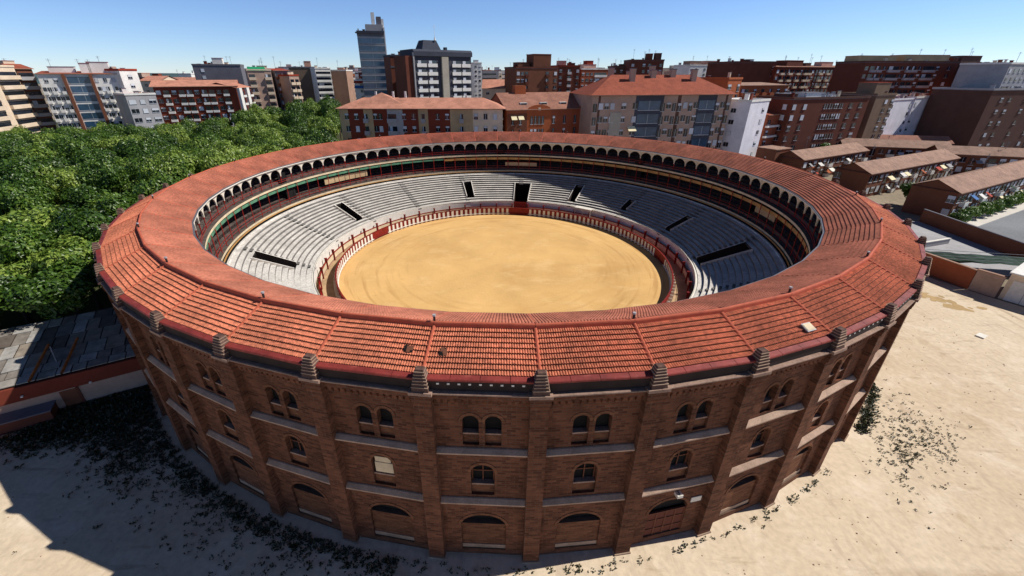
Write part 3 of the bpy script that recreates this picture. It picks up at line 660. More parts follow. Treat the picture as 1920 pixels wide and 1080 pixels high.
w = MB('w_brown'); w.box(1, 2, 3.202, 3.25, .05, 2.0, 'w_brown'); w.build('door', ob)
# ---- yard on the right
def wall_thing(name, label, cat, A, B, h, t, m, cap=None, mcap='w_tan'):
    ang = atan2(B[1]-A[1], B[0]-A[0]); L_ = hypot(B[0]-A[0], B[1]-A[1]); r = thing(name, label, cat, (A[0], A[1], 0), ang)
    w = MB(m); w.box(0, L_, 0, t, 0, h, m); w.build('wall', r)
    w = MB(mcap); w.box(-.05, L_+.05, -.06, t+.06, h+.002, h+.12, mcap); w.build('coping', r); return r, L_
wall_thing('yard_wall', 'long tan rendered wall with dark coping between the yard and the street', 'wall', (89.0, -2), (90.6, 25), 2.7, .3, 'w_brown', mcap='w_dgrey')
wall_thing('brick_wall', 'red brick yard wall beside the red gate behind the bullring', 'wall', (69.4, -7.0), (67.0, 3.5), 3.0, .35, 'w_brickr')
r, _ = wall_thing('gate_wall', 'beige gate pier wall with red metal door between white posts', 'wall', (70.6, -9.6), (69.42, -7.05), 3.2, .4, 'w_tanlt')
w = MB('fence_red'); w.box(.9, 2.0, -.06, -.001, 0, 2.6, 'fence_red'); w.build('door', r)
for x in (.7, 2.0): w = MB('white_paint'); w.box(x, x+.2, -.12, -.001, 0, 3.1, 'white_paint'); w.build('post', r)
r = thing('white_shed', 'white shed with sheet metal doors and pale flat roof at the plaza right edge', 'shed', (76.6, -19.5, 0), atan2(9.8, -6.0))
w = MB('w_white'); w.box(0, 11.3, -8, 0, 0, 3.9, 'w_cream'); w.build('wall', r)
w = MB('w_white'); w.box(-.2, 11.5, -8.2, .3, 3.902, 4.1, 'w_white'); w.build('roof', r)
for x in (.6, 4.2, 7.8):
    w = MB('w_white'); w.box(x, x+3.0, .002, .08, 0, 3.0, 'w_white'); w.box(x+1.47, x+1.53, .081, .1, 0, 3.0, 'w_grey'); w.build('door', r)
wall_thing('low_wall', 'low white capped wall lying across the paved yard', 'wall', (74, 8.2), (84, 11.6), 1.0, .3, 'w_grey', mcap='white_paint')
g = MB('w_grey'); g.face([(60, 6, .03), (68, -2, .03), (89, -3, .03), (90.4, 25, .03), (70, 30, .03), (52, 30, .03)]); struct(g.build('yard'))
r = thing('green_net', 'dark green shade netting stretched on cables over the yard behind the brick wall', 'netting', (0, 0, 0))
w = MB('awn_green'); mm = cmat('net_green', 40, 66, 54)
P = [(68.5, 2.8), (69.6, -1.2), (89, -4.6), (88.4, -.4)]
n = 14
for i in range(n):
    for j in range(6):
        def pt(a, b):
            a /= n; b /= 6; x0 = P[0][0]+(P[3][0]-P[0][0])*a; y0 = P[0][1]+(P[3][1]-P[0][1])*a; x1 = P[1][0]+(P[2][0]-P[1][0])*a; y1 = P[1][1]+(P[2][1]-P[1][1])*a
            return (x0+(x1-x0)*b, y0+(y1-y0)*b, 2.4-.9*sin(pi*b)*(.6+.4*sin(a*9))-.3*sin(pi*a)+.12*sin(a*31+b*7))
        w.face([pt(i, j), pt(i+1, j), pt(i+1, j+1), pt(i, j+1)], mm)
w.build('net', r)
for b in (0, .33, .66, 1):
    w = MB('metal_grey'); w.tube((68.5+1.1*b, 2.8-4*b, 2.5), (88.4+.6*b, -.4-4.2*b, 2.5), .04); w.build('cable', r)
w = MB('white_paint'); w.box(-.7, .7, -.4, .4, 0, .06); w.box(-.7, -.6, -.4, .4, .06, .14); tag(w.build('metal_panel', loc=(58.5, -19.7, .01), rz=.5), 'small pale metal panel lying flat on the open dirt plaza', 'panel')
# ---------------------------------------------------------------- buildings
CACHE = {}
def cached(key, fn):
    if key not in CACHE: CACHE[key] = fn()
    return CACHE[key]
def win_mesh(w_, h, bl, gl='glass', fr='blind'):
    def f():
        w = MB(gl); w.box(-w_/2, w_/2, -.09, .02, 0, h, gl)
        if bl: w.box(-w_/2+.03, w_/2-.03, -.13, -.091, h*(1-bl), h-.02, 'blind')
        w.box(-w_/2-.06, w_/2+.06, -.16, .02, -.1, -.001, fr)
        w.box(-.03, .03, -.11, -.0905, 0, h*(1-bl)-.01 if bl else h, 'blind') if bl < .99 else None
        return w.mesh('window')
    return cached(('w', round(w_, 1), h, bl, gl, fr), f)
def balc_mesh(w_, h, m, gl='glass', d=.9, ph=1.0, bl=0):
    def f():
        w = MB(m); w.box(-w_/2, w_/2, -d, .02, -.14, 0, m); w.box(-w_/2, w_/2, -d, -d+.1, .001, ph, m)
        for s in (-1, 1): x = s*(w_/2-.05); w.box(x-.05, x+.05, -d+.101, .02, .001, ph, m)
        w.box(-w_/2+.15, w_/2-.15, -.05, .02, .001, h, gl)
        if bl: w.box(-w_/2+.15+w_*.1, -w_/2+w_*.45, -.09, -.051, .9, h, 'blind')
        return w.mesh('balcony')
    return cached(('b', round(w_, 1), h, m, gl, d, ph, bl), f)
rng = random.Random(11)
def building(key, label, pat, wall, roof='flat', rm='r_flat', depth=12, fh=3.0, nf=None, side=None, trim='w_white', top=.5, rh=2.4, oh=.5, cat='building', name='apartment_building', balm='w_white', glass='glass', ant=1, box=None, lside=None, wh=1.35, panels=None, ph=1.0, geo=None, z0=0, rfac=None):
    ax, ay, bx, by, zt = geo or BT[key]
    L_ = hypot(bx-ax, by-ay); ang = atan2(by-ay, bx-ax); r = thing(name, label, cat, (ax, ay, z0), ang)
    zt -= z0
    w = MB(wall); w.box(0, L_, 0, depth, 0, zt, wall); w.build('wall', r)
    if panels:   # coloured panels set 4 cm proud: (u0,u1,z0,z1,mat) in fractions of width
        for a, b, c, d, m in panels: w = MB(m); w.box(a*L_, b*L_, -.03, .05, c*zt, d*zt-.01, m); w.build('facade_panel', r)
    cnt = {}
    def lim(n_): cnt[n_] = cnt.get(n_, 0)+1; return cnt[n_] <= 100
    nfl = nf or max(1, int(zt/fh))
    def face(pat, W_, T, rot):
        rows = pat.split('/'); n = len(rows[0]); bw = W_/n
        for f in range(nfl):
            row = rows[min(f, len(rows)-1)]; z = zt-top-(f+1)*fh+.8
            if z < .3: break
            i = 0
            while i < len(row):
                c = row[i]; j = i
                while j+1 < len(row) and row[j+1] == c and c in 'BG': j += 1
                cx = (i+j+1)/2*bw; ww = (j-i+1)*bw; bl = rng.choice((0, 0, .3, .5, 1.0))
                if c == 'w' and lim('window'): add('window', win_mesh(min(1.5, bw*.8), wh, bl, glass), r, (*T(cx), z), rot)
                elif c == 'W' and lim('window'): add('window', win_mesh(bw*.72, wh, bl, glass), r, (*T(cx), z), rot)
                elif c == 't' and lim('window'): add('window', win_mesh(min(1.4, bw*.7), 2.2, rng.choice((0, 0, .3)), glass), r, (*T(cx), z-.8), rot)
                elif c == 'd' and lim('window'):
                    for s in (-1, 1): add('window', win_mesh(bw*.3, wh, bl, glass), r, (*T(cx+s*bw*.22), z), rot)
                elif c in 'Bb' and lim('balcony'): add('balcony', balc_mesh(ww*(.98 if c == 'B' else .85), 2.2, balm, glass, ph=ph, bl=rng.choice((0, 1))), r, (*T(cx), z-.8), rot)
                elif c == 'G' and lim('window'): add('window', win_mesh(ww*.97, fh*.7, 0, 'glass_blue'), r, (*T(cx), z-.4), rot)
                i = j+1
        row = rows[0]
        for i, c in enumerate(row):
            if c == 'p':
                w = MB(trim); w.box(-bw*.35, bw*.35, -1.05, .02, 0, zt-.02, trim); w.build('pier', r, loc=(*T((i+.5)*bw), 0), rz=rot)
    face(pat, L_, lambda x: (x, 0), 0)
    if side: face(side, depth, lambda x: (L_, x), pi/2)
    if lside: face(lside, depth, lambda x: (0, depth-x), -pi/2)
    w = MB(rm); extra = []
    if roof == 'flat':
        w.box(-.1, L_+.1, -.1, depth+.1, zt+.002, zt+.14, rm)
        w.box(-.15, L_+.15, -.2, .1, zt+.142, zt+.75, trim); w.box(-.15, .1, .1, depth, zt+.142, zt+.75, trim); w.box(L_-.1, L_+.15, .1, depth, zt+.142, zt+.75, trim); w.box(-.15, L_+.15, depth, depth+.2, zt+.142, zt+.75, trim)
        zr = zt+.14
        for _ in range(min(9, int(L_/4)+1)):
            sx = rng.uniform(.5, 1.8); hx = rng.uniform(.6, 2.2); xx = rng.uniform(.5, max(.6, L_-2)); yy = rng.uniform(1, depth-2.5)
            extra.append((xx/L_, yy/depth, min(sx, 1.25), rng.uniform(.5, 1.2), hx, rng.choice(['w_white', 'w_brown', 'w_grey', 'w_cream', 'w_red'])))
    else:
        o_ = oh; ins = min(depth/2, L_*.35) if roof == 'hip' else -0.0
        A = [(-o_, -o_, zt+.02), (L_+o_, -o_, zt+.02), (L_+o_, depth+o_, zt+.02), (-o_, depth+o_, zt+.02)]
        if roof == 'mono':
            C = [(-o_, depth+o_, zt+rh), (L_+o_, depth+o_, zt+rh)]
            w.face([A[0], A[1], C[1], C[0]]); w.face([A[2], A[3], C[0], C[1]], wall); w.face([A[1], A[2], C[1]], wall); w.face([A[3], A[0], C[0]], wall)
        else:
            C = [(-o_+ins+(o_ if ins else 0), depth/2, zt+rh), (L_+o_-ins-(o_ if ins else 0), depth/2, zt+rh)]
            w.face([A[0], A[1], C[1], C[0]]); w.face([A[2], A[3], C[0], C[1]])
            if roof == 'hip': w.face([A[1], A[2], C[1]]); w.face([A[3], A[0], C[0]])
            else:
                g = MB(wall); g.face([(L_, 0, zt), (L_, depth, zt), (L_, depth/2, zt+rh-.12)], wall); g.build('gable', r); g = MB(wall); g.face([(0, depth, zt), (0, 0, zt), (0, depth/2, zt+rh-.12)], wall); g.build('gable', r)
        w.face(A[::-1]); 
        w.box(-o_, L_+o_, -o_-.06, -o_-.002, zt-.12, zt+.06, 'w_tan'); zr = zt+.3
    ro = w.build('roof', r)
    for (x, y, sx, sy, h, m) in (box or [])+extra:
        q = MB(m); q.box(x*L_, x*L_+sx, y*depth, y*depth+sy, zr-.3, zr+h, m); q.box(x*L_-.15, x*L_+sx+.15, y*depth-.15, y*depth+sy+.15, zr+h, zr+h+.12, 'w_dgrey' if h < 2.2 else 'r_red'); q.build('rooftop_room' if sx > 1.3 else 'chimney', ro)
    for i in range(ant):
        h = rng.uniform(3, 6.5); x = rng.uniform(.1, .9)*L_; y = rng.uniform(.3, .8)*depth; q = MB('metal_grey'); rr_ = .055
        zb = zr-.2; q.tube((0, 0, zb), (0, 0, zb+h), rr_, n=5)
        for k in range(rng.choice((2, 3))): q.tube((-.7+.1*k, 0, zb+h*.95-k*.5), (.7-.1*k, 0, zb+h*.95-k*.5), .035, n=4)
        q.tube((0, -.6, zb+h*.9), (0, .6, zb+h*.9), .035, n=4); q.build('antenna', ro, loc=(x, y, 0))
    return r, L_, zt
B_ = building
B_('cream_balcony', 'cream apartment block with full width balconies at the left edge beyond the trees', 'BBBB.BBBB', 'w_cream', balm='w_cream', depth=14, side='wwww', box=[(.5, .3, 5, 4, 3, 'w_cream')], rm='r_flat', trim='w_cream', ph=1.1)
B_('narrow_brick', 'brown brick block with tiled roof squeezed between the cream balconies and the white gridded block', 'BB', 'w_brown', 'gable', 'r_orange', depth=14, side='t.t.t', balm='w_grey', box=[(.1, .5, 3, 4, 2.2, 'w_cream')], rh=1.6)
r, L_, zt = B_('grid_block', 'white apartment block with red brick piers and rows of glazed balconies beyond the trees', '.w.w.pGGGGGpw.w.w./BwBwBpGGGGGpBwBpBw', 'w_white', 'mono', 'r_orange', depth=13, balm='w_white', trim='w_brown', glass='glass', rh=1.0, box=[(.12, .4, 7, 4, 2.0, 'w_white'), (.52, .3, 3, 3, 3.2, 'w_white'), (.62, .3, 6, 4, 3.6, 'w_white')], ant=3, ph=.9)
B_('white_end', 'tall blank white rendered party wall beside the white gridded block', 'w', 'w_white', 'flat', 'r_red', depth=16, side='..w.', trim='r_red', ant=1, nf=2)
B_('grey_frames', 'low grey block with white framed bays between two brick apartment blocks', 'WwW', 'w_grey', 'flat', 'r_orange', depth=14, trim='w_white', ant=0)
B_('brown_panel', 'red brown brick apartment block with white floor bands under a long pink tiled roof', 'wbwbbwbbwbw', 'w_red', 'gable', 'r_pink', depth=15, balm='w_white', rh=2.2, oh=1.0, ant=1, ph=.7, box=[(.2, .55, 3, 3, 1.6, 'w_pink'), (.72, .55, 3, 3, 1.6, 'w_pink')])
B_('brown_panel_end', 'angled end wing of the pink roofed brick block with white vertical stripes', 'pbpb', 'w_red', 'gable', 'r_pink', depth=14, balm='w_white', trim='w_white', rh=2.0, ant=0, ph=.7)
B_('grey_blank', 'grey blank party walled block with a white stair tower rising behind the pink roof', '.w......', 'w_dgrey', 'flat', trim='w_dgrey', depth=14, nf=2, box=[(.42, .1, 4.4, 4, 3.2, 'w_white'), (.55, .5, 3, 3, 1.4, 'w_cream')], ant=3)
B_('green_awning', 'cream apartment block with balconies and green awnings along its roof terrace', 'b.b', 'w_tanlt', 'flat', trim='w_cream', depth=16, lside='....', balm='w_cream', box=[(.5, .4, 4, 4, 2, 'w_cream')], ant=3)
bt_ = [o for o in bpy.data.objects if o.get('label', '').startswith('cream apartment block with balconies and green')][0]
w = MB('awn_green'); w.prism([(-.3, 0), (-.3, .1), (2.6, 1.6), (2.6, 1.5)], .4, 7.4); w.build('awning', bt_, loc=(0, 0, 30.4))
B_('tile_blue', 'narrow brown block with red tiled roof and a blue grey side wall', 'bb', 'w_dgrey', 'mono', 'r_red', depth=12, balm='w_brown', lside='...', rh=1.0, ant=2)
B_('cream_small', 'small cream block with stacked balconies in front of the taupe blank wall', 'bb', 'w_tanlt', 'flat', 'r_red', trim='r_red', depth=10, balm='w_cream', ant=0)
B_('grey_party', 'taupe blank walled block with a pink stair tower on its roof', '......', 'w_olive', 'flat', depth=14, trim='w_dgrey', nf=1, box=[(.62, .2, 3.6, 4, 3.4, 'w_pink')], ant=2)
B_('white_balc', 'white apartment block of wide balcony bands beside the taupe party wall', 'BBBB', 'w_white', 'flat', depth=12, balm='w_white', side='www', ant=1)
B_('grey_slab', 'plain grey beige slab block at the left of the glass tower', '..', 'w_tan', 'flat', depth=12, side='....', box=[(.3, .3, 4, 4, 1.8, 'w_pink')], ant=1)
B_('brown_far', 'distant orange brick block with white balconies left of the glass tower', 'bb', 'w_orange', depth=10, ant=1)
r, L_, zt = B_('awning_far', 'small white house with red and turquoise awnings beside the foot of the glass tower', '.w', 'w_white', depth=8, ant=0)
w = MB('awn_red'); w.prism([(-1.2, -1.2), (-1.2, -1.1), (0, 0), (0, -.1)], 0, 5.0, 'awn_red'); w.build('awning', r, loc=(0, 0, zt+.2)); w = MB('net_green'); w.prism([(-1.4, -1.4), (-1.4, -1.3), (0, 0), (0, -.1)], 0, 5.0, 'awn_blue'); w.build('awning', r, loc=(0, 0, zt-2.2))
# glass tower
r, L_, zt = B_('glass_tower', 'tall glass office tower with blue curtain wall bands and a white side wall', 'GGGGGGGG', 'w_dgrey', 'flat', 'w_dgrey', depth=18, fh=3.5, trim='w_slate', ant=0, top=1.8)
w = MB('w_white'); w.box(L_-.1, L_+.5, .4, 30, 0, zt+2.4, 'w_white'); w.box(L_-1.6, L_+.5, 4, 16, zt+2.401, zt+6.5, 'w_white'); w.build('stair_core', r)
w = MB('w_grey'); w.box(4.6, L_-.15, 2, 12, zt+.2, zt+3.8, 'w_grey'); w.box(8, 9.6, 3, 8, zt+3.81, zt+9.2, 'w_white'); w.box(10.4, 12.8, 3, 8, zt+3.81, zt+7.4, 'w_dgrey'); w.build('rooftop_room', r)
w = MB('w_slate'); w.box(-.8, L_, -.9, .1, zt-.5, zt+.1, 'w_slate'); w.build('roof_canopy', r)
for f in range(13):
    z = zt-1.8-f*3.5; w = MB('w_olive'); w.box(0, L_, -.12, -.045, z-.75, z-.05, 'w_grey'); w.build('spandrel_band', r)
# dark slab with white balconies
r, L_, zt = B_('slate_wing', 'dark brick wing with steep slate mansard roof left of the white balcony tower', '...t', 'w_maroon', 'flat', 'r_slate', depth=12, trim='r_slate', ant=0, nf=10)
w = MB('r_slate'); w.prism([(-.12, -4.2), (.9, .6), (.9, -4.2)], -.1, L_*.62, 'r_slate'); w.build('mansard', r, loc=(0, 0, zt))
r, L_, zt = B_('dark_slab', 'dark slate tower with rows of white balconies either side of a beige shaft', '................', 'w_slate', 'flat', 'r_slate', depth=13, nf=0, trim='r_slate', ant=0, side='', lside='')
w = MB('w_maroon'); w.box(-3.6, -.02, .3, 12, 0, zt-.4, 'w_maroon'); w.box(-.6, -.1, -.5, .28, 0, zt+.8, 'w_grey'); w.build('side_wing', r)
w = MB('w_concrete'); w.box(L_*.452, L_*.565, -.9, .02, 0, zt-.6, 'w_concrete'); w.build('shaft', r)
w = MB('r_slate'); w.prism([(-.6, 0), (-.6, 1.6), (.4, 2.4), (13, 2.4), (13, 0)], -.3, L_+.3, 'r_slate'); w.build('mansard', r, loc=(0, 0, zt-.4))
w = MB('r_slate'); w.box(L_*.18, L_*.5, 2, 9, zt+2.01, zt+5.4, 'r_slate', taper=1.3); w.box(L_*.56, L_*.6, 1.5, 3, zt+2.01, zt+3, 'r_slate'); w.build('rooftop_room', r)
w = MB('w_white'); w.tube((L_*.42, 3, zt+5), (L_*.42, 3, zt+11), .06, n=5); w.tube((L_*.42-.9, 3, zt+10), (L_*.42+.9, 3, zt+10), .04, n=4); w.tube((L_*.42, 3, zt+5.4), (L_*.42, 3, zt+6.8), .45, n=8, r2=.1); w.build('antenna', r)
bm = balc_mesh(4.1, 2.2, 'w_white', 'glass', .5, 1.15, 1)
for f in range(10):
    for x in (.115, .3, .72, .9): add('balcony', bm, r, (x*L_, -.02, zt-4.2-f*3.05))
# middle distance pale blocks
B_('pale_a', 'white stepped block just right of the dark balcony tower', 'ww', 'w_white', depth=10, box=[(.2, .2, 3, 3, 2, 'w_white')], ant=0)
B_('pale_b', 'slim white distant block with small windows, second right of the dark tower', 'ww', 'w_white', depth=10, ant=1)
B_('pale_c', 'cream distant block with narrow vertical strips near the horizon', 'w.w', 'w_cream', depth=10, ant=2)
B_('pale_d', 'grey beige distant block beside the brown brick stepped block', 'w..w', 'w_tan', depth=10, ant=1)
B_('low_a', 'low buff house with pink roof on the skyline behind the white gridded block', 'ww', 'w_cream', 'gable', 'r_pink', depth=14, ant=0)
B_('low_b', 'long low pink roofed row on the skyline left of the grey blank block', 'www', 'w_cream', 'gable', 'r_pink', depth=14, ant=1)
B_('low_d', 'small white rooftop house standing above the long pink skyline roof', 'w', 'w_white', depth=8, ant=0)
B_('low_c', 'low tiled house between the dark tower and the brown stepped block', 'w.w', 'w_cream', 'gable', 'r_pink', depth=20, rh=4, ant=0)
# apartments directly behind the ring
ax, ay, bx, by, zt_ = BT['apt_a']
pan = [(0, .055, 0, 1, 'w_beige')]
for a, b, m in ((.055, .15, 'w_red'), (.15, .205, 'w_beige'), (.205, .295, 'w_red'), (.295, .39, 'w_grey'), (.39, .485, 'w_red'), (.485, .545, 'w_beige'), (.545, .68, 'w_red'), (.68, .82, 'w_beige'), (.82, 1, 'w_cream')): pan.append((a, b, 0, 1, m))
r, L_, zt = B_('apt_a', 'long red and beige apartment block with a pink hipped roof right behind the bullring', '.w.w.B.ww.BB.w.w.b..w.w..b..w.w.w.', 'w_beige', 'hip', 'r_pink', depth=11, balm='w_grey', panels=pan, rh=2.6, oh=.8, ant=1, fh=3.3, wh=1.5, side='w.w', lside='.', top=.3)
w = MB('r_pink'); w.face([(2, .5, zt+.1), (20, .5, zt+.1), (11, 5.5, zt+3.9)]); w.face([(20, .5, zt+.1), (20, 10.5, zt+.1), (11, 5.5, zt+3.9)]); w.face([(20, 10.5, zt+.1), (2, 10.5, zt+.1), (11, 5.5, zt+3.9)]); w.face([(2, 10.5, zt+.1), (2, .5, zt+.1), (11, 5.5, zt+3.9)]); w.build('roof', r)
for x in (14, 17.5, 35, 9): w = MB('w_white'); w.box(x, x+.5, 5.5, 6, zt+.5, zt+3.2+(x < 20), 'w_white'); w.build('chimney', r)
pan = [(.24, .53, 0, 1.0, 'w_orange'), (.53, .9, 0, .9, 'w_brickr'), (.9, 1, 0, 1.0, 'w_orange'), (0, .24, 0, .95, 'w_brown')]
r, L_, zt = B_('mid_brick', 'orange brick building with two curved gables and a big brown tiled roof', '.t.t..tttt..t..t..t.tt', 'w_brickr', 'gable', 'r_brown', depth=18, rh=4.3, fh=3.6, wh=1.7, side='w', panels=pan, ant=0, oh=.4)
for a, b in ((.24, .53), (.89, 1.0)):
    x0, x1 = a*L_, b*L_; w = MB('w_orange'); P = [(x0, zt-.3), (x1, zt-.3)]+[((x0+x1)/2+(x1-x0)/2*cos(pi*i/10), zt-.3+1.6*sin(pi*i/10)) for i in range(11)]
    holes_wall(w, P, [], -.22, .3, 'w_orange'); w.box((x0+x1)/2-.4, (x0+x1)/2+.4, -.27, -.221, zt-.3, zt+.5, 'w_cream'); w.build('pediment', r)
w = MB('awn_cream'); w.prism([(-1, -1.0), (-1, -.9), (0, .1), (0, 0)], 0, 1.7, 'awn_cream'); me_ = w.mesh('awning')
add('awning', me_, r, (1.2, -.05, zt-1.7)); add('awning', me_, r, (3.4, -.05, zt-1.7))
for x in (5, 11.5, 18): w = MB('w_white'); w.box(x, x+2.2, 2.2, 4.6, zt+.4, zt+1.75, 'w_white'); w.box(x+.2, x+2, 2.1, 2.19, zt+.9, zt+1.6, 'glass'); w.build('dormer', r)
w = MB('w_brown'); w.box(5.5, 9, 8, 10.5, zt+3, zt+6.2, 'w_orange'); w.build('rooftop_room', r)
# red hipped roof block
r, L_, zt = B_('red_roof', 'large stone clad block with a red hipped roof and many chimneys behind the bullring', 'twWw.w.wGGGGtwttwtwGGGtwt', 'w_tanlt', 'hip', 'r_orange', panels=[(.3, .5, 0, 1, 'w_slate'), (.75, .89, 0, 1, 'w_slate'), (.6, .625, 0, 1, 'w_dark'), (.04, .055, 0, 1, 'w_dark'), (.955, .97, 0, 1, 'w_dark')], depth=17, rh=5.2, oh=1.0, fh=3.6, wh=1.6, ant=0, lside='t.w.t.w', side='t.w.t.w', glass='glass', top=.9)
for x, y, h in ((.3, .3, 3.6), (.75, .3, 3.4), (.2, .62, 3), (.35, .7, 3), (.5, .6, 3.4), (.57, .7, 3), (.62, .42, 2.2), (.47, .4, 2.2)):
    zz = zt+min(y, 1-y)*2*5.2; w = MB('w_tanlt'); w.box(x*L_, x*L_+1.5, y*17, y*17+1.2, zz-1.5, zz+h, 'w_tanlt'); w.box(x*L_-.1, x*L_+1.6, y*17-.1, y*17+1.3, zz+h, zz+h+.2, 'w_dgrey'); w.build('chimney', r)
w = MB('w_white'); w.box(.13*L_, .21*L_, -.14, -.02, 0, zt-4.6, 'w_concrete'); w.build('facade_panel', r)
w = MB('awn_cream'); w.prism([(-1.6, -1.2), (-1.6, -1.1), (0, .1), (0, 0)], 0, 2.4, 'awn_cream'); add('awning', w.mesh('awning'), r, (.26*L_, -.06, zt-8.5))
w = MB('w_white'); w.prism([(-3, 0), (-3, .15), (0, .7), (0, 0)], 0, 16, 'w_white'); w.build('porch_roof', r, loc=(L_*.5, -.06, 4.6))
# brown clutter behind
B_('brown_step', 'brown brick block with stepped roof towers and a ribbed blank wall', 'wwb....b.w', 'w_brown', 'flat', 'w_dgrey', depth=14, trim='w_maroon', balm='w_maroon', box=[(.1, .2, 6, 6, 2.4, 'w_brown'), (.42, .05, 9, 8, 5.8, 'w_brown')], ant=2)
B_('dark_red', 'dark reddish block with terraces between the stepped brick block and the white balconies', 'w.b.w', 'w_maroon', 'flat', 'r_red', depth=14, trim='w_red', box=[(.1, .2, 4, 4, 2.6, 'w_pink'), (.6, .2, 3, 4, 1.6, 'w_maroon')], ant=3)
B_('brick_white', 'brick block with white balcony bands and white penthouse left of the red hipped roof', 'wWwBBB.', 'w_brickr', 'flat', 'r_red', depth=14, trim='w_white', box=[(.2, .3, 8, 6, 2.6, 'w_cream'), (.35, .4, 4, 4, 4.4, 'r_red')], ant=3)
B_('clutter_mid', 'dark brown flat block seen above the left end of the red hipped roof', 'w.w.w', 'w_dark', 'flat', 'w_dgrey', depth=14, trim='w_dark', box=[(.5, .3, 4, 4, 1.4, 'w_maroon')], ant=2)
B_('clutter_mid2', 'brown brick block with twin roof towers above the chimneys of the red hipped roof', 'w.ww.w', 'w_maroon', 'flat', 'w_dgrey', depth=14, trim='w_maroon', box=[(.5, .1, 3, 4, 3.4, 'w_maroon'), (.76, .1, 3, 4, 3.6, 'w_dark')], ant=4)
B_('white_small', 'white block with small square windows and grey roof huts on the skyline', 'ww.ww.ww', 'w_white', 'flat', depth=14, trim='w_white', box=[(.08, .2, 9, 6, 2.6, 'w_tan'), (.58, .2, 9, 6, 2.8, 'w_pink')], ant=3)
B_('orange_slice', 'slim orange brick block with a white stairwell strip beside the red hipped roof', 'W.t', 'w_orange', 'flat', 'r_orange', trim='w_orange', depth=12, ant=0)
B_('orange_row', 'orange brick terrace with dark balconies between the red roof and the maroon wall', 'BB.t.b.b.w.w', 'w_orange', 'mono', 'r_tan', depth=12, balm='w_orange', rh=.8, ant=1)
B_('maroon_blank', 'huge blank maroon brick gable wall above the orange terrace', '.........w', 'w_maroon', 'flat', 'w_dgrey', trim='w_maroon', nf=2, depth=20, box=[(.5, .3, 3, 3, 1.5, 'w_dark')], ant=1)
B_('long_row', 'long brick apartment row with cream and white glazed balconies under a pale tiled roof', 'wbtBwbtBbwtBwbt.BBt.wbtw', 'w_red', 'mono', 'r_brown', depth=14, balm='w_cream', rh=1.2, box=[(.18, .3, 12, 6, 2.6, 'w_maroon'), (.6, .4, 9, 4, 2.2, 'w_pink'), (.42, .4, 4, 4, 1.6, 'w_dark')], ant=7, ph=.8)
B_('dark_brown', 'dark brown apartment block with pairs of white blinds behind the white flats', 'w.w...dddd.W.W.', 'w_maroon', 'flat', 'w_dgrey', depth=14, trim='w_dark', wh=1.6, fh=3.3, lside='w.w', box=[(.35, .4, 10, 6, 1.6, 'w_white'), (.1, .4, 5, 5, 1.4, 'w_dark')], ant=2)
B_('olive_block', 'olive brown rendered block with corner windows left of the lavender white flats', '...w.w', 'w_olive', 'flat', trim='w_olive', depth=12, box=[(.2, .2, 8, 6, 4, 'w_olive')], ant=1)
B_('white_tower', 'white rendered tower with a single column of small windows behind the bullring', '....w.', 'w_lav', 'flat', 'w_lav', depth=9, trim='w_white', lside='w.w..', wh=1.2, fh=3.3, ant=0)
r, L_, zt = B_('white_stripe', 'flats with orange brick balcony bands striped in white next to the white tower', 'w.w.w', 'w_brickr', 'mono', 'r_orange', depth=11, rh=1.2, fh=3.3, ant=0, oh=.6)
for f in range(5): z = zt-3.6-f*3.3; w = MB('w_white'); w.box(0, L_, -.8, -.01, z-.35, z+.25, 'w_white'); w.build('balcony_band', r)
B_('white_end_block', 'plain white end block with orange tiled verge right of the striped flats', '.', 'w_white', 'mono', 'r_orange', depth=11, lside='w..', rh=1.0, nf=1, ant=0)
B_('lav_a', 'lavender white block with a scatter of tiny windows, left one of the folded white flats', 'w..w', 'w_lav', 'flat', 'r_orange', depth=12, lside='..w.', trim='w_lav', ant=0)
B_('lav_b', 'folded white rendered flats with blank right wall standing right of the lavender white block', 'w....', 'w_lav', 'flat', 'r_pink', depth=12, lside='w...', trim='w_white', ant=0)
B_('cream_low', 'cream block with green trimmed windows and a pink tiled roof right of the white flats', 'WW', 'w_beige', 'mono', 'r_pink', depth=9, ant=0, rh=1)
B_('brick_low', 'plain orange brown gable block with pink hipped roof near the right edge', '..w', 'w_brickr', 'hip', 'r_pink', depth=10, ant=0, rh=2)
B_('far_brick_l', 'long dark brick block with rows of white balconies on the right skyline', 'wbbwBBwbbwBBw.w.', 'w_maroon', 'flat', 'w_dgrey', depth=14, trim='w_dark', balm='w_grey', box=[(.02, .3, 18, 7, 2.6, 'w_beige'), (.5, .3, 22, 7, 3.0, 'w_beige')], ant=3, ph=.8)
B_('far_brick_r', 'dark purple brown block with small white windows at the right end of the skyline', 'w.w.w.w...', 'w_dark', 'mono', 'w_dgrey', depth=14, rh=.7, lside='w', box=[(.2, .3, 12, 6, 2.4, 'w_dark'), (.05, .3, 3, 3, 1.6, 'w_maroon')], ant=3)
B_('edge_grey', 'pale grey block of many small windows cut by the right edge of the photo', 'wwwwwwwwwww', 'w_grey', 'flat', depth=14, lside='www', ant=1)
B_('dark_edge', 'large dark brown brick block with scattered small windows at the right edge', '.ww.w.ww.w.ww.w', 'w_dark', 'flat', 'w_dgrey', depth=18, trim='w_grey', lside='....', ant=0, fh=4)
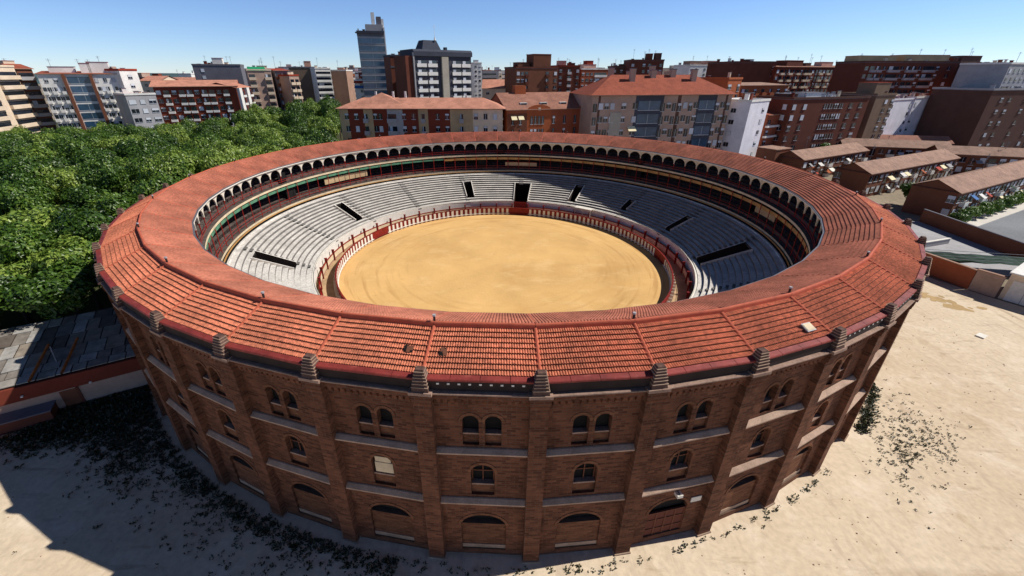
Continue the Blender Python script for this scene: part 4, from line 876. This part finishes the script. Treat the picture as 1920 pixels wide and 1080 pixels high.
# terraces of row houses to the right
def row(key, label, A, Bp, width, pat, lside='', ze=6.2, side='', rm='r_tan', wall='w_brown'):
    return B_(key, label, pat, wall, 'gable', rm, depth=width, rh=2.1, oh=.45, geo=(A[0], A[1], Bp[0], Bp[1], ze), name='terraced_house', cat='row houses', balm='w_white', fh=2.9, wh=1.5, top=.2, lside=lside, side=side, ant=1, ph=.8)
ROWS = []
row('h3', 'brown brick gabled terrace nearest the street with shrubs along its front', (96.6, 25.5), (152, 55.0), 8, 'wbwtwbwWwbwtwbwWwbwtwbwWwb', lside='....w')
row('h2', 'middle one of the three parallel gabled brick terraces right of the bullring', (92.7, 44.3), (137, 67.8), 8, 'wWwtwbwWwbwtwbwWwbwt', lside='w...')
row('h1', 'farthest of the three parallel gabled brick terraces, before the white striped flats', (88.1, 63.2), (120.5, 81.2), 8, 'wWwtwbwWwbwtwb', lside='....')
row('h0', 'small pink roofed terrace with a conifer at its right end by the white end block', (101, 91.2), (112, 95.5), 7, 'wbwbw', rm='r_pink')
row('r4', 'tan roofed terrace crossing behind the three parallel gabled rows', (120.5, 92), (150.4, 83.6), 8, 'wbwtwbwWwbwt')
row('r5', 'tan roofed terrace ending at the large dark brown block', (139, 75.5), (162, 68.2), 8, 'wbwtwbwWwb')
row('r6', 'tan roofed terrace far right in front of the large dark brown block', (163, 69), (200, 58), 8, 'wbwtwbwWwb')
row('r7', 'brown roofed terrace behind the crossing one at the foot of the lavender white flats', (133, 103.5), (163, 97), 8, 'wbwtwbwWwbwt', rm='r_brown')
# awnings, laundry and blinds hung on the sunny fronts of the terraces
lr = random.Random(5)
for t_ in [o for o in bpy.data.objects if o.name.startswith('terraced_house') and o.parent is None]:
    fr_ = 12 if t_.location.y < 70 else 5; L0 = {0: 60}.get(0)
    for i in range(fr_):
        x = lr.uniform(1.5, 28 if t_.location.x > 120 else 46); z = lr.choice((2.0, 2.3, 4.6, 4.9)); m_ = lr.choice(['awn_cream', 'white_paint', 'w_white', 'awn_blue', 'w_orange', 'w_grey', 'awn_red', 'w_white', 'net_green'])
        wd = lr.choice((1.0, 1.6, 2.4)); q = MB(m_); q.prism([(-1.25, -.75), (-1.25, -.7), (-.1, .05), (-.1, 0)], 0, wd); 
        xm = max(v.co.x for v in [c for c in t_.children if c.name.startswith('wall')][0].data.vertices)
        if x+wd < xm: q.build('awning', t_, loc=(x, -.05, z))
w = thing('garden_wall', 'brown brick yard block standing between the white striped flats and the nearest terrace', 'outbuilding', (82.5, 68, 0), .48); q = MB('w_brown'); q.box(0, 7, 0, 6, 0, 8.2, 'w_brown'); q.build('wall', w); q = MB('r_tan'); q.box(-.2, 7.2, -.2, 6.2, 8.2, 8.4, 'r_tan'); q.build('roof', w)
# distant blocks along the horizon
fr = random.Random(31)
hm = bpy.data.meshes
def far_block(i, x, y, L_, h, m, lab):
    a = fr.uniform(-.1, .35); r = thing('distant_building', lab, 'building', (x, y, 0), a, 'distant city blocks on the horizon')
    w = MB(m); w.box(0, L_, 0, 12, 0, h, m); w.build('wall', r); w = MB('r_flat'); mm = fr.choice(['r_pink', 'r_flat', 'w_dgrey', 'r_orange']); w.box(-.2, L_+.2, -.2, 12.2, h, h+.4, mm); w.box(L_*.3, L_*.5, 4, 8, h+.4, h+2.8, m); w.build('roof', r)
    w = MB('glass')
    for f in range(4): 
        z = h-3-f*3.1; add('window_band', win_mesh(L_*.86, 1.3, fr.choice((0, .3, .5))), r, (L_/2, 0, z))
mats_ = ['w_white', 'w_cream', 'w_brown', 'w_tan', 'w_red', 'w_pink', 'w_grey', 'w_tanlt', 'w_orange']
for i in range(95):
    y = fr.uniform(270, 480); px_ = fr.uniform(-.95, 1.25); x = px_*(y+63)+0
    if -.80 < px_ < -.66: continue
    far_block(i, x, y, fr.uniform(12, 26), 26+fr.uniform(-3, 8)+(y-270)*.016, fr.choice(mats_), 'small distant city block at the horizon among many others')
g = MB('leaf'); 
def hillring():
    w = MB('park'); n = 60
    mat('hill', srgb(66, 90, 92), .95, .15, .004); w = MB('hill')
    for i in range(n):
        t0, t1 = -1.2+2.4*i/n, -1.2+2.4*(i+1)/n; R = 2600
        h = lambda t: 36+10*sin(t*5+1)+5*sin(t*17)
        for (Ra, Rb, ka, kb) in ((R-400, R, 0, 1), (R, R+900, 1, 1.15)):
            w.face([(Ra*sin(t0), Ra*cos(t0), h(t0)*ka), (Ra*sin(t1), Ra*cos(t1), h(t1)*ka), (Rb*sin(t1), Rb*cos(t1), h(t1)*kb), (Rb*sin(t0), Rb*cos(t0), h(t0)*kb)])
    return w
struct(hillring().build('hills'))
# ---------------------------------------------------------------- vegetation
def crown_mesh(name, seed, R, H, nleaf, size, m='leaf', lobes=13):
    """leaf clumps spread through lobes of an irregular dome; centre at height 0"""
    r = random.Random(seed); L_ = []
    for i in range(lobes):
        a = r.uniform(0, 2*pi); d = R*.62*math.sqrt(r.random()); z = r.uniform(-.35, .5)*H*(1-.5*(d/R)**2); L_.append((d*cos(a), d*sin(a), z, R*r.uniform(.32, .5)))
    L_.append((0, 0, H*.25, R*.55)); vs = []; fs = []
    tot = sum(l[3]**2 for l in L_)
    for lx, ly, lz, lr in L_:
        for k in range(int(nleaf*lr*lr/tot)):
            z = r.uniform(-.75, 1); t = r.uniform(0, 2*pi); q = math.sqrt(1-z*z); n_ = Vector((q*cos(t), q*sin(t), z)); rad = lr*(r.uniform(.72, 1.08)); rad *= 1+.12*sin(t*3+lx)+.1*sin(z*7+ly)
            p = Vector((lx, ly, lz))+Vector((n_.x*rad, n_.y*rad, n_.z*rad*.85))
            nn = (n_+Vector((r.gauss(0, .5), r.gauss(0, .5), r.gauss(.25, .5)))).normalized(); a = nn.orthogonal().normalized(); b = nn.cross(a); th = r.uniform(0, pi); a, b = a*cos(th)+b*sin(th), b*cos(th)-a*sin(th); s = size*r.uniform(.6, 1.25)
            i0 = len(vs); vs += [p-a*s, p-b*s*.55+nn*s*.12, p+a*s, p+b*s*.55+nn*s*.12]; fs.append((i0, i0+1, i0+2, i0+3))
    me = bpy.data.meshes.new(name); me.from_pydata([tuple(v) for v in vs], [], fs); me.materials.append(M[m]); me.update(); return me
CR = [crown_mesh('crown', i, 4.9, 5.0, 9500, .28) for i in range(6)]
def trunk_mesh(h, seed):
    w = MB('bark'); r = random.Random(seed); w.tube((0, 0, 0), (.1, .05, h*.55), .32, n=8, r2=.22)
    for i in range(5): a = 2*pi*i/5+r.uniform(-.4, .4); w.tube((.1, .05, h*.5+i*.2), (2.2*cos(a), 2.2*sin(a), h*.55+3.2), .14, n=6, r2=.05)
    return w.mesh('trunk')
TR = [trunk_mesh(11, i) for i in range(2)]
def tree(x, y, h, i, lab, grp, sc=1):
    r = thing('park_tree', lab, 'tree', (x, y, 0), (i*2.399) % 6.28, grp); s = h/14.5
    add('trunk', TR[i % 2], r, scale=(1, 1, s)); add('crown', CR[i % 6], r, (0, 0, h-4.6*s), scale=(sc, sc, s*1.0)); return r
tr_ = random.Random(77); n = 0
def inpoly(x, y, P):
    c = False
    for i in range(len(P)):
        (x1, y1), (x2, y2) = P[i], P[i-1]
        if (y1 > y) != (y2 > y) and x < (x2-x1)*(y-y1)/(y2-y1)+x1: c = not c
    return c
AREA = [(-51, -10), (-49, -22.5), (-58, -28), (-80, -42), (-160, -42), (-172, 62), (-152, 84), (-118, 92), (-110, 104), (-100, 132), (-98, 158), (-78, 160), (-60, 90), (-49, 56), (-42, 40), (-55, 20)]
gx = -175
while gx < -38:
    gy = -30
    while gy < 165:
        x = gx+tr_.uniform(-2, 2)+(3.9 if int(gy/8.2) % 2 else 0); y = gy+tr_.uniform(-2, 2)
        if inpoly(x, y, AREA) and hypot(x, y) > 53.6:
            d = hypot(x, y+63)
            h = 14.0+tr_.uniform(-2.6, 2.4)
            if y > 88: h += min(5, (y-88)*.16)
            if x < -110 and y < 80: h -= .8
            if d < 75: lab, grp = 'leafy park tree standing close behind the grey sheet roofed shed', 'park trees behind the shed'
            elif y > 88: lab, grp = 'tall park tree in the far stand between the white blocks and the pink hipped roof', 'tall far park trees'
            elif hypot(x, y) < 72: lab, grp = 'park tree whose crown reaches the left rim of the bullring', 'park trees along the bullring'
            elif x < -125: lab, grp = 'park tree at the foot of the left apartment blocks', 'park trees before the apartment blocks'
            else: lab, grp = 'dense green tree in the middle of the park wood left of the bullring', 'trees in the middle of the park wood'
            tree(x, y, h, n, lab, grp, tr_.uniform(.78, 1.02)); n += 1
        gy += 8.2
    gx += 7.4
for n_, off, hh, ts in ((12.6, 0, 10.2, (7, 13.5, 20.5, 27.5, 34)), (18, 0, 12.2, (6.5, 13, 20, 27, 34))):
    for t in ts:
        x = -36.2-.53*n_-.85*t; y = -30.6+.85*n_-.53*t; tree(x, y, hh+tr_.uniform(-.6, .6), n, 'leafy park tree standing close behind the grey sheet roofed shed', 'park trees behind the shed', .9); n += 1
print('trees', n)
BU = [crown_mesh('crown', 50+i, 1.55, 2.2, 1500, .2, 'leaf_bush', 8) for i in range(3)]
for i in range(13):
    t = -1.0+i*3.6; x = 95.2+.88*t; y = 21.9+.475*t
    r = thing('street_shrub', 'rounded clipped street tree in the row along the pavement of the nearest terrace', 'tree', (x, y, .1), i*1.3, 'round trees along the street pavement')
    w = MB('bark'); w.tube((0, 0, 0), (0, 0, 1.2), .09); add('trunk', cached('st', lambda: w.mesh('trunk')), r); add('crown', BU[i % 3], r, (0, 0, 1.75))
def lone(x, y, s, sz, lab, nm='garden_tree'):
    r = thing(nm, lab, 'tree', (x, y, 0), 1); w = MB('bark'); w.tube((0, 0, 0), (0, 0, 3*s), .14*s); w.build('trunk', r); add('crown', BU[0], r, (0, 0, 3.6*s), scale=(sz, sz, sz))
lone(98.2, 38.0, 1.0, 1.5, 'dark green garden tree between the two nearest brick terraces')
lone(113.6, 91.5, 1.5, 1.4, 'bright green tree at the right end of the small pink roofed terrace')
lone(83, 62.5, .6, 1.2, 'low shrub between the terraces and the brown yard block')
# weeds
pr = random.Random(2); w = MB('plinth')
for i in range(900):
    a = pr.uniform(-1.5, 1.5); R = 48+abs(pr.gauss(0, 12)); x = R*sin(a); y = -R*cos(a); s_ = pr.uniform(.02, .05)
    if y < -15: w.box(x-s_, x+s_*pr.uniform(.6, 1.4), y-s_, y+s_, 0, s_*1.1, 'cement', taper=s_*.3)
o = w.build('pebbles'); o['kind'] = 'stuff'
def weeds(name, pts, size, seed):
    r = random.Random(seed); vs = []; fs = []
    for x, y, s in pts:
        for k in range(r.randint(6, 9)):
            a = r.uniform(0, 2*pi); t = r.uniform(.2, 1.1); d = Vector((cos(a)*cos(t), sin(a)*cos(t), sin(t))); c = d.cross(Vector((0, 0, 1))).normalized(); l = size*s*r.uniform(.6, 1.3); p = Vector((x+r.gauss(0, .1*s), y+r.gauss(0, .1*s), 0.01))
            i0 = len(vs); vs += [p-c*l*.12, p+d*l*.6-c*l*.28, p+d*l, p+d*l*.6+c*l*.28]; fs.append((i0, i0+1, i0+2, i0+3))
    me = bpy.data.meshes.new(name); me.from_pydata([tuple(v) for v in vs], [], fs); me.materials.append(M['leaf_weed']); me.update(); o = add(name, me); o['kind'] = 'stuff'; return o
r = random.Random(9); P = []
def cluster(f, n_, s0, s1):
    for _ in range(n_):
        q = f(); 
        if q: P.append((q[0], q[1], r.uniform(s0, s1)))
def rim(a0, a1, r0, sd):
    def f():
        d = radians(r.uniform(a0, a1)); R = r0+abs(r.gauss(0, sd)); return (R*sin(d), -R*cos(d))
    return f
cluster(rim(-78, -8, 47.5, .8), 1500, .5, 1.1); cluster(rim(-66, -14, 47.6, 2.2), 900, .4, 1.0)
cluster(rim(-8, 12, 47.5, .3), 60, .4, .9); cluster(rim(14, 34, 47.4, .18), 60, .4, .9); cluster(rim(42, 53, 47.5, .45), 200, .5, 1.5)
def gaus(x, y, sx, sy, an=0):
    def f():
        a, b = r.gauss(0, sx), r.gauss(0, sy); X = x+a*cos(an)-b*sin(an); Y = y+a*sin(an)+b*cos(an)
        return (X, Y) if hypot(X, Y) > 47.6 else None
    return f
cluster(gaus(34.6, -36.6, 3.2, 1.0, .85), 300, .3, .8); cluster(gaus(38, -36, 2.0, .9, .8), 120, .3, .7)
cluster(gaus(-37.5, -34.2, 3.2, 1.7, .55), 3400, .5, 1.5); cluster(gaus(-33.5, -37.5, 3.2, 1.3, -.7), 1100, .4, 1.1); cluster(gaus(-41, -36.5, 1.5, .8, .5), 500, .5, 1.2)
cluster(gaus(0, -70, 50, 14), 60, .2, .5)
weeds('weeds', P, .21, 3)
P = [(58+r.gauss(0, 3), -10+r.gauss(0, 1.2), r.uniform(.3, .6)) for _ in range(1)]
g = cmat('dry_patch', 184, 154, 108); w = MB(g)
for i in range(26):
    a = r.gauss(0, 2.0); b = r.gauss(0, .7); x = 62.2+a*.55-b*.8; y = -11.4-a*.8-b*.5; s = r.uniform(.25, .8)
    w.face([(x+s*cos(t*pi/3)*r.uniform(.6, 1.2), y+s*sin(t*pi/3)*r.uniform(.6, 1.2), .006+i*.0006) for t in range(6)])
o = w.build('dry_grass'); o['kind'] = 'stuff'
